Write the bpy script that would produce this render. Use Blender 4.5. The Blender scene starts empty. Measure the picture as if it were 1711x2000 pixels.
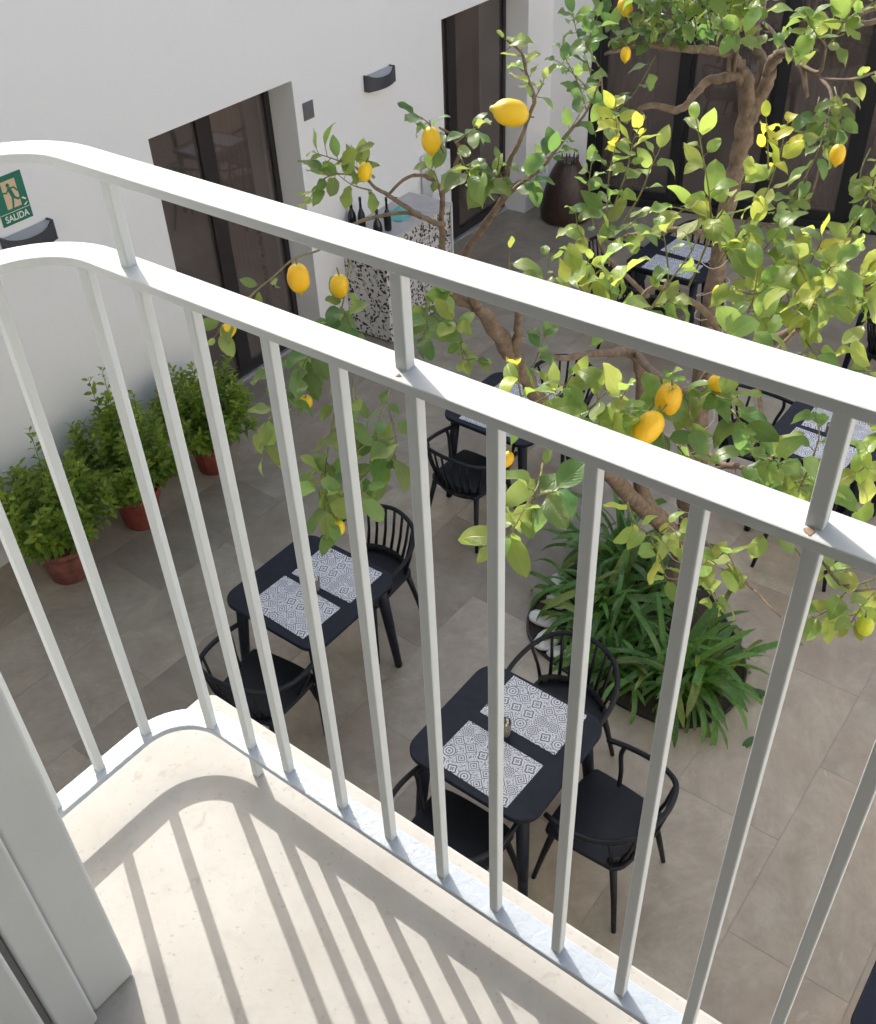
import bpy, math, random
from mathutils import Vector, Matrix, Euler
R_ = math.radians
random.seed(7)
scene = bpy.context.scene
C = scene.collection

# ------------------------------------------------------------------ camera
CAM = Vector((0.0, 0.0, 4.8))
RX = Vector((0.79663424, 0.60339818, -0.03584016))     # camera right in the world
RD = Vector((0.35994519, -0.52117960, -0.77382897))    # camera down
RF = Vector((-0.48560616, 0.60355816, -0.63237979))    # camera forward
cd = bpy.data.cameras.new('camera')
cam = bpy.data.objects.new('camera', cd); C.objects.link(cam)
m = Matrix((RX, -RD, -RF)).transposed().to_4x4(); m.translation = CAM
cam.matrix_world = m
cd.sensor_fit = 'VERTICAL'; cd.sensor_height = 24.0; cd.lens = 24.0 * 1985 / 2000
cd.clip_start = 0.02; cd.clip_end = 300
scene.camera = cam

# ------------------------------------------------------------------ sky and sun
SUN_EL, SUN_AZ = 35.0, 27.0          # light travels towards +x and -y
world = bpy.data.worlds.new('World'); scene.world = world; world.use_nodes = True
wn = world.node_tree; wn.nodes.clear()
sky = wn.nodes.new('ShaderNodeTexSky'); sky.sky_type = 'NISHITA'; sky.sun_disc = False
sky.sun_elevation = R_(SUN_EL); sky.air_density = 1.0; sky.dust_density = 4.0; sky.ozone_density = 1.0
sdir = Vector((-math.cos(R_(SUN_AZ)), math.sin(R_(SUN_AZ)), 0))
sky.sun_rotation = math.atan2(sdir.x, sdir.y)
bg = wn.nodes.new('ShaderNodeBackground'); bg.inputs[1].default_value = 0.15
wo = wn.nodes.new('ShaderNodeOutputWorld')
wn.links.new(sky.outputs[0], bg.inputs[0]); wn.links.new(bg.outputs[0], wo.inputs[0])
sl = bpy.data.lights.new('sun', 'SUN'); sl.energy = 2.35; sl.angle = R_(0.53); sl.color = (1.0, 0.955, 0.89)
so = bpy.data.objects.new('sun', sl); C.objects.link(so)
ld = Vector((math.cos(R_(SUN_AZ)) * math.cos(R_(SUN_EL)), -math.sin(R_(SUN_AZ)) * math.cos(R_(SUN_EL)), -math.sin(R_(SUN_EL))))
so.rotation_euler = ld.to_track_quat('-Z', 'Y').to_euler()
scene.view_settings.view_transform = 'Standard'; scene.view_settings.look = 'None'
scene.view_settings.gamma = 1; scene.view_settings.use_curve_mapping = False
scene.view_settings.exposure = 1.12

# ------------------------------------------------------------------ helpers
def at(px, py, d):
    """point at distance d (m) from the viewpoint in the direction of photo pixel (px, py)"""
    v = RX * (px - 855.5) + RD * (py - 1000.0) + RF * 1985.0
    return CAM + v.normalized() * d

def link(o, parent=None):
    C.objects.link(o)
    if parent is not None: o.parent = parent
    return o

def tag(o, label=None, cat=None, group=None, kind=None):
    if label: o['label'] = label
    if cat: o['category'] = cat
    if group: o['group'] = group
    if kind: o['kind'] = kind
    return o

def empty(name, loc=(0, 0, 0), rz=0.0):
    o = bpy.data.objects.new(name, None); C.objects.link(o)
    o.empty_display_size = 0.1
    o.location = loc; o.rotation_euler = (0, 0, rz)
    return o

class MB:
    """collects shapes for ONE mesh object"""
    def __init__(s): s.v = []; s.f = []; s.sm = []; s.uv = {}
    def add(s, vs, fs, smooth=False):
        n = len(s.v); s.v += [tuple(p) for p in vs]
        for f in fs: s.f.append(tuple(i + n for i in f)); s.sm.append(smooth)
        return s
    def box(s, x0, x1, y0, y1, z0, z1):
        return s.add([(x0,y0,z0),(x1,y0,z0),(x1,y1,z0),(x0,y1,z0),(x0,y0,z1),(x1,y0,z1),(x1,y1,z1),(x0,y1,z1)],
                     [(0,3,2,1),(4,5,6,7),(0,1,5,4),(1,2,6,5),(2,3,7,6),(3,0,4,7)])
    def tube(s, pts, rad, n=8, cap=True, smooth=True):
        pts = [Vector(p) for p in pts]; k = len(pts)
        if not hasattr(rad, '__len__'): rad = [rad] * k
        T = []
        for i in range(k):
            a = pts[max(i-1, 0)]; b = pts[min(i+1, k-1)]
            t = (b - a); t = t.normalized() if t.length > 1e-9 else Vector((0,0,1)); T.append(t)
        ref = Vector((0,0,1)) if abs(T[0].z) < .9 else Vector((1,0,0))
        u = T[0].cross(ref).normalized(); vs = []
        for i in range(k):
            u = (u - T[i] * u.dot(T[i])); u = u.normalized() if u.length > 1e-6 else T[i].orthogonal().normalized()
            w = T[i].cross(u)
            for j in range(n):
                a = 2 * math.pi * j / n
                vs.append(pts[i] + (u * math.cos(a) + w * math.sin(a)) * rad[i])
        fs = []
        for i in range(k-1):
            for j in range(n):
                fs.append((i*n+j, i*n+(j+1)%n, (i+1)*n+(j+1)%n, (i+1)*n+j))
        s.add(vs, fs, smooth)
        if cap:
            b = len(s.v) - len(vs)
            s.f.append(tuple(b + j for j in range(n))[::-1]); s.sm.append(False)
            s.f.append(tuple(b + (k-1)*n + j for j in range(n))); s.sm.append(False)
        return s
    def lathe(s, prof, n=20, loc=(0,0,0), smooth=True, wob=None):
        vs = []; k = len(prof)
        for i, (r, z) in enumerate(prof):
            for j in range(n):
                a = 2*math.pi*j/n; rr = r * (wob(a, z) if wob else 1)
                vs.append((loc[0]+rr*math.cos(a), loc[1]+rr*math.sin(a), loc[2]+z))
        fs = [(i*n+j, i*n+(j+1)%n, (i+1)*n+(j+1)%n, (i+1)*n+j) for i in range(k-1) for j in range(n)]
        fs.append(tuple(range(n))[::-1]); fs.append(tuple((k-1)*n+j for j in range(n)))
        s.add(vs, fs, smooth); s.sm[-1] = s.sm[-2] = False
        return s
    def prism(s, poly, z0, z1):
        n = len(poly)
        return s.add([(x,y,z0) for x,y in poly] + [(x,y,z1) for x,y in poly],
            [tuple(range(n))[::-1], tuple(range(n, 2*n))] + [(i,(i+1)%n,n+(i+1)%n,n+i) for i in range(n)])
    def sweep(s, path, w, z0, z1):
        """flat bar of width w following a path in the xy plane"""
        L = []; Rr = []; k = len(path)
        for i in range(k):
            a = Vector(path[max(i-1,0)]); b = Vector(path[min(i+1,k-1)]); t = (b-a).normalized(); nn = Vector((-t.y, t.x))
            p = Vector(path[i]); L.append(p + nn*w/2); Rr.append(p - nn*w/2)
        vs = []
        for i in range(k): vs += [(L[i].x,L[i].y,z0),(Rr[i].x,Rr[i].y,z0),(Rr[i].x,Rr[i].y,z1),(L[i].x,L[i].y,z1)]
        fs = []
        for i in range(k-1):
            for j in range(4): fs.append((i*4+j, i*4+(j+1)%4, (i+1)*4+(j+1)%4, (i+1)*4+j))
        fs += [(0,1,2,3)[::-1], tuple((k-1)*4+j for j in range(4))]
        return s.add(vs, fs)
    def mesh(s, name, mat):
        me = bpy.data.meshes.new(name); me.from_pydata(s.v, [], s.f); me.update()
        if any(s.sm): me.polygons.foreach_set('use_smooth', s.sm)
        if mat is not None: me.materials.append(mat)
        return me
    def build(s, name, mat, parent=None, bevel=0.0, seg=2):
        o = bpy.data.objects.new(name, s.mesh(name, mat)); link(o, parent)
        if bevel:
            b = o.modifiers.new('bevel', 'BEVEL'); b.width = bevel; b.segments = seg; b.limit_method = 'ANGLE'; b.angle_limit = R_(40)
        return o

def copy_tree(o, parent=None):
    c = o.copy(); C.objects.link(c)
    if parent is not None: c.parent = parent
    for ch in list(o.children): copy_tree(ch, c)
    return c

def smooth_path(pts, sub=4):
    pts = [Vector(p) for p in pts]; out = []
    for i in range(len(pts)-1):
        p0 = pts[max(i-1,0)]; p1 = pts[i]; p2 = pts[i+1]; p3 = pts[min(i+2,len(pts)-1)]
        for k in range(sub):
            t = k/sub
            out.append(0.5*((2*p1)+(p2-p0)*t+(2*p0-5*p1+4*p2-p3)*t*t+(3*p1-p0-3*p2+p3)*t**3))
    out.append(pts[-1]); return out

def lerp_list(vals, n):
    out = []
    for i in range(n):
        t = i/(n-1)*(len(vals)-1); k = min(int(t), len(vals)-2); out.append(vals[k]+(vals[k+1]-vals[k])*(t-k))
    return out

# ------------------------------------------------------------------ materials
class NT:
    def __init__(s, name):
        s.m = bpy.data.materials.new(name); s.m.use_nodes = True
        s.t = s.m.node_tree; s.t.nodes.clear()
        s.out = s.t.nodes.new('ShaderNodeOutputMaterial')
    def n(s, typ, ins=None, **kw):
        nd = s.t.nodes.new('ShaderNode' + typ)
        for k, v in kw.items(): setattr(nd, k, v)
        if ins:
            for k, v in ins.items(): s.set(nd.inputs[k], v)
        return nd
    def set(s, sock, v):
        if isinstance(v, bpy.types.NodeSocket): s.t.links.new(v, sock)
        elif isinstance(v, bpy.types.Node): s.t.links.new(v.outputs[0], sock)
        else: sock.default_value = v
    def math(s, op, a, b=0.0, c=0.0):
        nd = s.n('Math', operation=op); s.set(nd.inputs[0], a); s.set(nd.inputs[1], b); s.set(nd.inputs[2], c); return nd.outputs[0]
    def ramp(s, fac, stops, interp='LINEAR'):
        nd = s.n('ValToRGB'); s.set(nd.inputs[0], fac); cr = nd.color_ramp; cr.interpolation = interp
        while len(cr.elements) < len(stops): cr.elements.new(0.5)
        for e, (p, c) in zip(cr.elements, stops): e.position = p; e.color = (c[0], c[1], c[2], 1) if hasattr(c, '__len__') else (c, c, c, 1)
        return nd.outputs[0]
    def mix(s, fac, a, b, blend='MIX'):
        nd = s.n('Mix', data_type='RGBA', blend_type=blend); s.set(nd.inputs[0], fac)
        for i, v in ((6, a), (7, b)):
            if isinstance(v, tuple) and len(v) == 3: v = (*v, 1)
            s.set(nd.inputs[i], v)
        return nd.outputs[2]
    def noise(s, scale, detail=4, rough=.55, vec=None, dist=0.0, out=0):
        nd = s.n('TexNoise'); nd.inputs['Scale'].default_value = scale; nd.inputs['Detail'].default_value = detail
        nd.inputs['Roughness'].default_value = rough; nd.inputs['Distortion'].default_value = dist
        if vec is not None: s.set(nd.inputs['Vector'], vec)
        return nd.outputs[out]
    def obj(s): return s.n('TexCoord').outputs['Object']
    def pos(s): return s.n('NewGeometry').outputs['Position']
    def bump(s, h, strength=.2, dist=.01):
        nd = s.n('Bump'); nd.inputs['Strength'].default_value = strength; nd.inputs['Distance'].default_value = dist
        s.set(nd.inputs['Height'], h); return nd.outputs[0]
    def bsdf(s, color, rough=.5, normal=None, spec=.5, metal=0.0, **kw):
        b = s.n('BsdfPrincipled')
        if isinstance(color, tuple) and len(color) == 3: color = (*color, 1)
        s.set(b.inputs['Base Color'], color); s.set(b.inputs['Roughness'], rough)
        b.inputs['Specular IOR Level'].default_value = spec; b.inputs['Metallic'].default_value = metal
        if normal is not None: s.set(b.inputs['Normal'], normal)
        for k, v in kw.items(): s.set(b.inputs[k.replace('_', ' ')], v)
        return b.outputs[0]
    def done(s, sh): s.t.links.new(sh, s.out.inputs[0]); return s.m

MAT = {}
def plain(name, col, rough=.5, var=.12, scale=12, bump=.05, bscale=120, spec=.5, metal=0.0):
    n = NT(name); P = n.pos()
    f = n.noise(scale, 4, .6, P)
    d = tuple(c*(1-var) for c in col); l = tuple(min(1, c*(1+var)) for c in col)
    colr = n.ramp(f, [(.3, d), (.7, l)])
    r = n.ramp(n.noise(scale*2.3, 3, .6, P), [(.3, max(.02, rough-.08)), (.7, min(1, rough+.08))])
    nm = n.bump(n.noise(bscale, 3, .6, P), bump, .004) if bump else None
    MAT[name] = n.done(n.bsdf(colr, r, nm, spec, metal)); return MAT[name]

# white rendered wall
n = NT('white_render'); P = n.pos()
f1 = n.noise(.9, 5, .6, P); f2 = n.noise(60, 3, .6, P); f3 = n.noise(6, 4, .6, P, .4)
col = n.mix(n.math('MULTIPLY', f1, .5), (.815, .805, .77), (.755, .75, .725))
col = n.mix(n.math('MULTIPLY', n.math('GREATER_THAN', f3, .64), .05), col, (.6, .58, .55))
MAT['white'] = n.done(n.bsdf(col, .85, n.bump(n.math('ADD', n.math('MULTIPLY', f2, .7), n.math('ADD', f3, n.math('MULTIPLY', n.noise(2.2, 3, .5, P), 3.0))), .22, .008), .25))
# painted steel of the railing
n = NT('painted_steel'); P = n.pos()
f = n.noise(5, 5, .6, P); f2 = n.noise(900, 2, .5, P); f3 = n.noise(38, 4, .7, P)
col = n.mix(n.math('MULTIPLY', f, .35), (.56, .595, .60), (.495, .52, .52))
dirt_haze = n.ramp(f3, [(.62, 0.0), (.74, 1.0)])
col = n.mix(n.math('MULTIPLY', dirt_haze, .16), col, (.42, .38, .32))
MAT['steel'] = n.done(n.bsdf(col, n.ramp(f, [(.3, .56), (.7, .68)]), n.bump(n.math('ADD', n.math('MULTIPLY', f2, .3), f3), .14, .002), .28))
# glossy hammered paint on the foot rail
n = NT('brushed_paint'); P = n.pos()
f = n.noise(75, 4, .62, P, .8); f2 = n.noise(9, 4, .6, P)
col = n.mix(n.math('MULTIPLY', f2, .4), (.40, .45, .50), (.34, .385, .43))
MAT['brushed'] = n.done(n.bsdf(col, .30, n.bump(f, .34, .004), .5))
# limestone of the balcony
n = NT('limestone'); P = n.pos()
f = n.noise(7, 6, .62, P); f2 = n.noise(34, 5, .7, P, .6)
v = n.n('TexVoronoi'); v.inputs['Scale'].default_value = 110; n.set(v.inputs['Vector'], n.mix(.018, P, n.noise(60, 3, .6, P, 0, 1)))
rnd = n.n('SeparateColor'); n.set(rnd.inputs[0], v.outputs['Color'])
spot = n.math('MULTIPLY', n.ramp(v.outputs['Distance'], [(.10, 1.0), (.34, 0.0)]), n.math('MULTIPLY', n.math('GREATER_THAN', rnd.outputs[0], .72), rnd.outputs[1]))
v2 = n.n('TexVoronoi'); v2.inputs['Scale'].default_value = 28; n.set(v2.inputs['Vector'], n.mix(.12, P, n.noise(20, 3, .5, P, 0, 1)))
r2 = n.n('SeparateColor'); n.set(r2.inputs[0], v2.outputs['Color'])
spot2 = n.math('MULTIPLY', n.ramp(v2.outputs['Distance'], [(.10, 1.0), (.30, 0.0)]), n.math('GREATER_THAN', r2.outputs[1], .78))
col = n.ramp(f, [(.28, (.395, .375, .34)), (.5, (.435, .42, .388)), (.72, (.47, .457, .425))])
col = n.mix(n.math('MULTIPLY', n.ramp(f2, [(.5, 0.0), (.75, 1.0)]), .4), col, (.335, .32, .295))
col = n.mix(n.math('MULTIPLY', spot, .5), col, (.24, .215, .185))
col = n.mix(n.math('MULTIPLY', spot2, .45), col, (.30, .27, .24))
MAT['limestone'] = n.done(n.bsdf(col, .6, n.bump(n.math('SUBTRACT', f2, spot), .12, .003), .35))
# floor tiles
n = NT('stone_tile'); P = n.pos(); oi = n.n('ObjectInfo')
mp = n.n('Mapping'); n.set(mp.inputs['Vector'], P); mp.inputs['Scale'].default_value = (1, 1, 1)
off = n.n('VectorMath', operation='MULTIPLY_ADD'); n.set(off.inputs[0], oi.outputs['Random']); off.inputs[1].default_value = (37, 53, 11); n.set(off.inputs[2], P)
rot = n.n('VectorRotate'); rot.rotation_type = 'Z_AXIS'; n.set(rot.inputs['Vector'], off.outputs[0])
n.set(rot.inputs['Angle'], n.math('MULTIPLY', n.math('ROUND', n.math('MULTIPLY', oi.outputs['Random'], 3.0)), 1.1))
st = n.n('Mapping'); n.set(st.inputs['Vector'], rot.outputs[0]); st.inputs['Scale'].default_value = (1.0, 3.2, 1)
a = n.noise(3.4, 10, .76, rot.outputs[0], .35); b = n.noise(2.2, 10, .78, st.outputs[0], .5); c = n.noise(90, 3, .6, P)
col = n.ramp(a, [(.30, (.255, .218, .160)), (.5, (.345, .300, .226)), (.70, (.43, .385, .300))])
col = n.mix(n.ramp(b, [(.42, 0.0), (.72, .45)]), col, (.22, .172, .124))
col = n.mix(n.ramp(n.noise(1.1, 5, .6, off.outputs[0]), [(.45, 0.0), (.75, .5)]), col, (.36, .265, .19))
col = n.mix(n.ramp(n.noise(5.5, 7, .72, st.outputs[0], 1.1), [(.60, 0.0), (.70, .4)]), col, (.48, .44, .385))
hv = n.n('HueSaturation'); n.set(hv.inputs['Color'], col); n.set(hv.inputs['Value'], n.math('MULTIPLY_ADD', oi.outputs['Random'], .36, .83))
MAT['tile'] = n.done(n.bsdf(hv.outputs[0], n.ramp(b, [(.3, .34), (.7, .52)]), n.bump(n.math('ADD', b, n.math('MULTIPLY', c, .3)), .14, .004), .55))
plain('grout', (.36, .32, .265), .9, .15, 20, .1)
plain('black_plastic', (.008, .009, .0115), .5, .2, 30, .06, 400, .3)
plain('table_black', (.009, .012, .021), .5, .2, 14, .05, 600, .25)
plain('dark_frame', (.022, .018, .018), .38, .15, 20, .03, 300, .5)
plain('frame_black', (.012, .012, .014), .35, .15, 20, .03, 300, .5)
plain('terracotta', (.24, .060, .042), .72, .3, 14, .2, 60, .3)
plain('terracotta_worn', (.21, .078, .058), .75, .4, 9, .25, 50, .3)
plain('soil', (.045, .033, .024), .95, .4, 50, .6, 60)
plain('bark', (.190, .140, .100), .85, .35, 26, .9, 70, .2)
plain('twig', (.20, .185, .085), .75, .3, 60, .4, 160, .3)
plain('green_stem', (.11, .17, .04), .6, .2, 60, .2, 160, .3)
plain('aluminium', (.55, .56, .57), .35, .1, 20, .03, 200, .5, .6)
plain('jamb_paint', (.50, .53, .54), .55, .06, 4, .04, 300, .4)
plain('gasket', (.10, .10, .10), .7, .1, 30, 0)
plain('lamp_grey', (.055, .060, .066), .45, .12, 30, .05, 300, .4)
plain('plate_grey', (.16, .16, .165), .5, .1, 60, .1, 500, .4)
plain('opal', (.36, .36, .35), .4, .05, 20, 0)
plain('sign_green', (.010, .155, .095), .4, .1, 20, 0)
plain('sign_cream', (.66, .50, .30), .45, .06, 20, 0)
plain('sign_text', (.72, .78, .66), .45, .04, 20, 0)
plain('steel_rim', (.02, .018, .017), .5, .3, 20, .1)
plain('pebble', (.72, .71, .68), .6, .12, 30, .15, 120)
plain('cloth_teal', (.16, .48, .42), .85, .15, 40, .3, 400, .2)
plain('paper', (.72, .71, .68), .7, .08, 40, .1)
plain('paper_brown', (.42, .28, .14), .7, .1, 40, .1)
plain('white_plastic', (.70, .70, .69), .4, .05, 10, 0)
plain('wire', (.62, .56, .46), .5, .1, 30, 0)
plain('rust', (.30, .22, .16), .9, .4, 90, .3, 200, .1)
plain('wicker', (.050, .030, .022), .34, .35, 30, .8, 55, .4)
plain('counter_top', (.50, .47, .44), .5, .12, 8, .06, 100, .4)
plain('curtain', (.42, .42, .42), .9, .1, 5, .1, 200, .1)
plain('room_dark', (.34, .27, .225), .8, .25, 2, .05)
plain('room_floor', (.30, .25, .20), .5, .2, 3, .05)
plain('bottle_glass', (.012, .012, .014), .12, .2, 20, 0)
plain('facade', (.76, .75, .72), .85, .08, 3, .15, 80, .2)
plain('room_white', (.72, .72, .70), .85, .05, 2, 0)
# lemon skin
n = NT('lemon_skin'); O = n.obj(); P = n.pos(); oi = n.n('ObjectInfo')
f = n.noise(9, 4, .6, P); pit = n.n('TexVoronoi'); pit.inputs['Scale'].default_value = 420; n.set(pit.inputs['Vector'], P)
sz = n.n('SeparateXYZ'); n.set(sz.inputs[0], O)
col = n.mix(f, (.86, .47, .006), (.92, .58, .015))
col = n.mix(n.ramp(n.math('ABSOLUTE', sz.outputs[2]), [(.74, 0.0), (1.0, .55)]), col, (.52, .46, .05))
col = n.mix(1.0, col, oi.outputs['Color'], 'MULTIPLY')
MAT['lemon'] = n.done(n.bsdf(col, .36, n.bump(n.math('ADD', pit.outputs['Distance'], n.math('MULTIPLY', n.noise(40, 3, .6, P), 1.6)), .30, .003), .5, Subsurface_Weight=.12, Subsurface_Radius=(.012, .007, .002)))

def leaf_mat(name, base, trans, veins=True, rough=.36):
    n = NT(name); oi = n.n('ObjectInfo'); at_ = n.n('Attribute', attribute_name='tint'); uv = n.n('UVMap')
    sx = n.n('SeparateXYZ'); n.set(sx.inputs[0], uv.outputs[0])
    u = n.math('ABSOLUTE', n.math('SUBTRACT', sx.outputs[0], .5)); v_ = sx.outputs[1]
    mid = n.ramp(u, [(.0, 1.0), (.045, 0.0)])
    vv = n.math('SINE', n.math('MULTIPLY', n.math('SUBTRACT', v_, n.math('MULTIPLY', u, .75)), 62.0))
    vein = n.ramp(vv, [(.80, 0.0), (1.0, 1.0)])
    P = n.pos(); f = n.noise(55, 4, .6, P)
    tint = n.mix(1.0, at_.outputs['Color'], oi.outputs['Color'], 'MULTIPLY')
    c0 = n.mix(f, tuple(x*.78 for x in base), tuple(x*1.22 for x in base))
    c0 = n.mix(1.0, c0, tint, 'MULTIPLY')
    if veins:
        c0 = n.mix(n.math('MULTIPLY', mid, .55), c0, n.mix(1.0, (.30, .34, .09), tint, 'MULTIPLY'))
        c0 = n.mix(n.math('MULTIPLY', vein, .16), c0, n.mix(1.0, (.22, .28, .07), tint, 'MULTIPLY'))
        h = n.math('SUBTRACT', n.math('MULTIPLY', f, .5), n.math('ADD', n.math('MULTIPLY', vein, .5), mid)); nm = n.bump(h, .35, .003)
    else: nm = n.bump(n.math('SINE', n.math('MULTIPLY', sx.outputs[0], 60)), .15, .002)
    p = n.bsdf(c0, n.ramp(f, [(.3, rough-.06), (.7, rough+.1)]), nm, .5)
    ct = n.mix(1.0, n.mix(.5, tuple(trans), tuple(x*.8 for x in trans)), tint, 'MULTIPLY')
    tr = n.n('BsdfTranslucent'); n.set(tr.inputs[0], ct)
    mx = n.n('MixShader'); mx.inputs[0].default_value = .48; n.set(mx.inputs[1], p); n.set(mx.inputs[2], tr)
    MAT[name] = n.done(mx.outputs[0]); return MAT[name]
leaf_mat('lemon_leaf', (.130, .210, .078), (.42, .54, .15), True, .34)
leaf_mat('shrub_leaf', (.205, .315, .050), (.44, .60, .07), True, .38)
leaf_mat('strap_leaf', (.100, .225, .055), (.25, .46, .07), False, .26)

# glass of the dark doors: tinted pane, reflects by angle
def glass_mat(name, tint, dirt_haze=.04, gloss=.04, rough=.02):
    n = NT(name); P = n.pos()
    fr = n.n('LayerWeight'); fr.inputs[0].default_value = .22
    tr = n.n('BsdfTransparent'); tr.inputs[0].default_value = (*tint, 1)
    gl = n.n('BsdfGlossy'); gl.inputs['Roughness'].default_value = rough; gl.inputs[0].default_value = (.9, .93, .95, 1)
    n.set(gl.inputs['Normal'], n.bump(n.noise(1.3, 2, .5, P), .03, .02))
    mx = n.n('MixShader'); n.set(mx.inputs[0], n.math('MULTIPLY_ADD', fr.outputs['Fresnel'], 1.2, gloss)); n.set(mx.inputs[1], tr.outputs[0]); n.set(mx.inputs[2], gl.outputs[0])
    df = n.n('BsdfDiffuse'); df.inputs[0].default_value = (.42, .37, .34, 1)
    m2 = n.n('MixShader'); n.set(m2.inputs[0], n.math('MULTIPLY', n.noise(3, 4, .6, P), dirt_haze)); n.set(m2.inputs[1], mx.outputs[0]); n.set(m2.inputs[2], df.outputs[0])  # noisy diffuse film painted in to lighten the glass, haze standing for reflections
    MAT[name] = n.done(m2.outputs[0])
glass_mat('door_glass', (.70, .60, .55), .26, .08)
glass_mat('tumbler_glass', (1.0, 1.0, 1.0), .55, .0)

# printed place mats: grid of tile motifs (flat print)
n = NT('mat_print'); uv = n.n('UVMap'); sx = n.n('SeparateXYZ'); n.set(sx.inputs[0], uv.outputs[0])
oi = n.n('ObjectInfo')
NX, NY = 6.0, 4.0
def cells(ox, oy):
    gx = n.math('ADD', n.math('MULTIPLY', sx.outputs[0], NX), ox); gy = n.math('ADD', n.math('MULTIPLY', sx.outputs[1], NY), oy)
    fx = n.math('SUBTRACT', n.math('FRACT', gx), .5); fy = n.math('SUBTRACT', n.math('FRACT', gy), .5)
    cx = n.math('FLOOR', gx); cy = n.math('FLOOR', gy)
    w = n.n('TexWhiteNoise'); w.noise_dimensions = '2D'
    cv = n.n('CombineXYZ'); n.set(cv.inputs[0], cx); n.set(cv.inputs[1], cy); n.set(w.inputs['Vector'], cv.outputs[0])
    r = n.math('SQRT', n.math('ADD', n.math('MULTIPLY', fx, fx), n.math('MULTIPLY', fy, fy)))
    an = n.math('ARCTAN2', fy, fx)
    return fx, fy, r, an, w.outputs['Value']
fx, fy, r, an, rn = cells(0.0, .25)
rings = n.math('GREATER_THAN', n.math('SINE', n.math('MULTIPLY', r, 34.0)), .35)
flower = n.math('GREATER_THAN', n.math('SINE', n.math('MULTIPLY', n.math('ADD', r, n.math('MULTIPLY', n.math('COSINE', n.math('MULTIPLY', an, 8.0)), .045)), 40.0)), .1)
dia = n.math('ADD', n.math('ABSOLUTE', fx), n.math('ABSOLUTE', fy))
diam = n.math('GREATER_THAN', n.math('SINE', n.math('MULTIPLY', dia, 30.0)), .3)
star = n.math('GREATER_THAN', n.math('SINE', n.math('MULTIPLY_ADD', r, 26.0, n.math('MULTIPLY', n.math('SINE', n.math('MULTIPLY', an, 4.0)), 1.4))), .2)
sel = lambda a, b, t: n.math('ADD', n.math('MULTIPLY', a, n.math('LESS_THAN', rn, t)), n.math('MULTIPLY', b, n.math('GREATER_THAN', rn, t)))
pat = sel(rings, sel(flower, sel(diam, star, .78), .52), .26)
inside = n.math('LESS_THAN', r, .47)
bgp = n.math('GREATER_THAN', n.noise(46, 2, .6, uv.outputs[0]), .54)
pat = n.math('ADD', n.math('MULTIPLY', pat, inside), n.math('MULTIPLY', bgp, n.math('SUBTRACT', 1.0, inside)))
shade = n.math('MULTIPLY_ADD', n.noise(14, 2, .5, uv.outputs[0]), .7, .48)
col = n.mix(n.math('MULTIPLY', pat, shade), (.66, .67, .69), (.035, .042, .055))
MAT['mat'] = n.done(n.bsdf(col, .5, None, .4))

# black and white cow-spot terrazzo
n = NT('terrazzo'); P = n.pos(); dv = n.n('VectorMath', operation='MULTIPLY_ADD')
n.set(dv.inputs[0], n.noise(14, 3, .6, P, 0, 1)); dv.inputs[1].default_value = (.09, .09, .09); n.set(dv.inputs[2], P)
v = n.n('TexVoronoi'); v.inputs['Scale'].default_value = 33; n.set(v.inputs['Vector'], dv.outputs[0])
sc = n.n('SeparateColor'); n.set(sc.inputs[0], v.outputs['Color'])
e = n.math('LESS_THAN', v.outputs['Distance'], .52)
blk = n.math('MULTIPLY', n.math('GREATER_THAN', sc.outputs[0], .48), e)
gry = n.math('MULTIPLY', n.math('GREATER_THAN', sc.outputs[1], .74), e)
col = n.mix(n.math('MULTIPLY', gry, .8), (.60, .58, .55), (.30, .27, .25)); col = n.mix(blk, col, (.016, .016, .018))
MAT['terrazzo'] = n.done(n.bsdf(col, .4, None, .45))

# ================================================================== SETTING
ZS, ZB, ZL, ZU = 3.385, 3.460, 4.304, 4.423      # slab, foot rail, lower rail, upper rail (tops)

# ------------------------------------------------ courtyard floor with its tiles
fl = MB().add([(-14,-14,-.002),(14,-14,-.002),(14,16,-.002),(-14,16,-.002)], [(0,1,2,3)]).build('floor', MAT['grout'])
tag(fl, kind='structure')
fl['label'] = 'taupe stone tiled courtyard floor'
TW, TL, G = .60, 1.20, .0026
tile_me = None; tb = MB().box(-TW/2+G/2, TW/2-G/2, -TL/2+G/2, TL/2-G/2, -.012, 0)
tile_me = tb.mesh('tile', MAT['tile'])
X0 = -.55; rows = 0
for i in range(-10, 6):
    cx = X0 + TW*(i+.5); offy = 2.80 if i % 2 == 0 else 3.42
    for j in range(-3, 9):
        cy = offy + TL*(j+.5)
        if cy < -1.2 or cy > 12 or cx < -6.9: continue
        if cy < 2.0 and cx > -1.2: continue
        o = bpy.data.objects.new('tile', tile_me); link(o, fl); o.location = (cx, cy, random.uniform(-.0004, .0004))
        o.rotation_euler = (random.uniform(-.0004,.0004), random.uniform(-.0004,.0004), 0)

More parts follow.
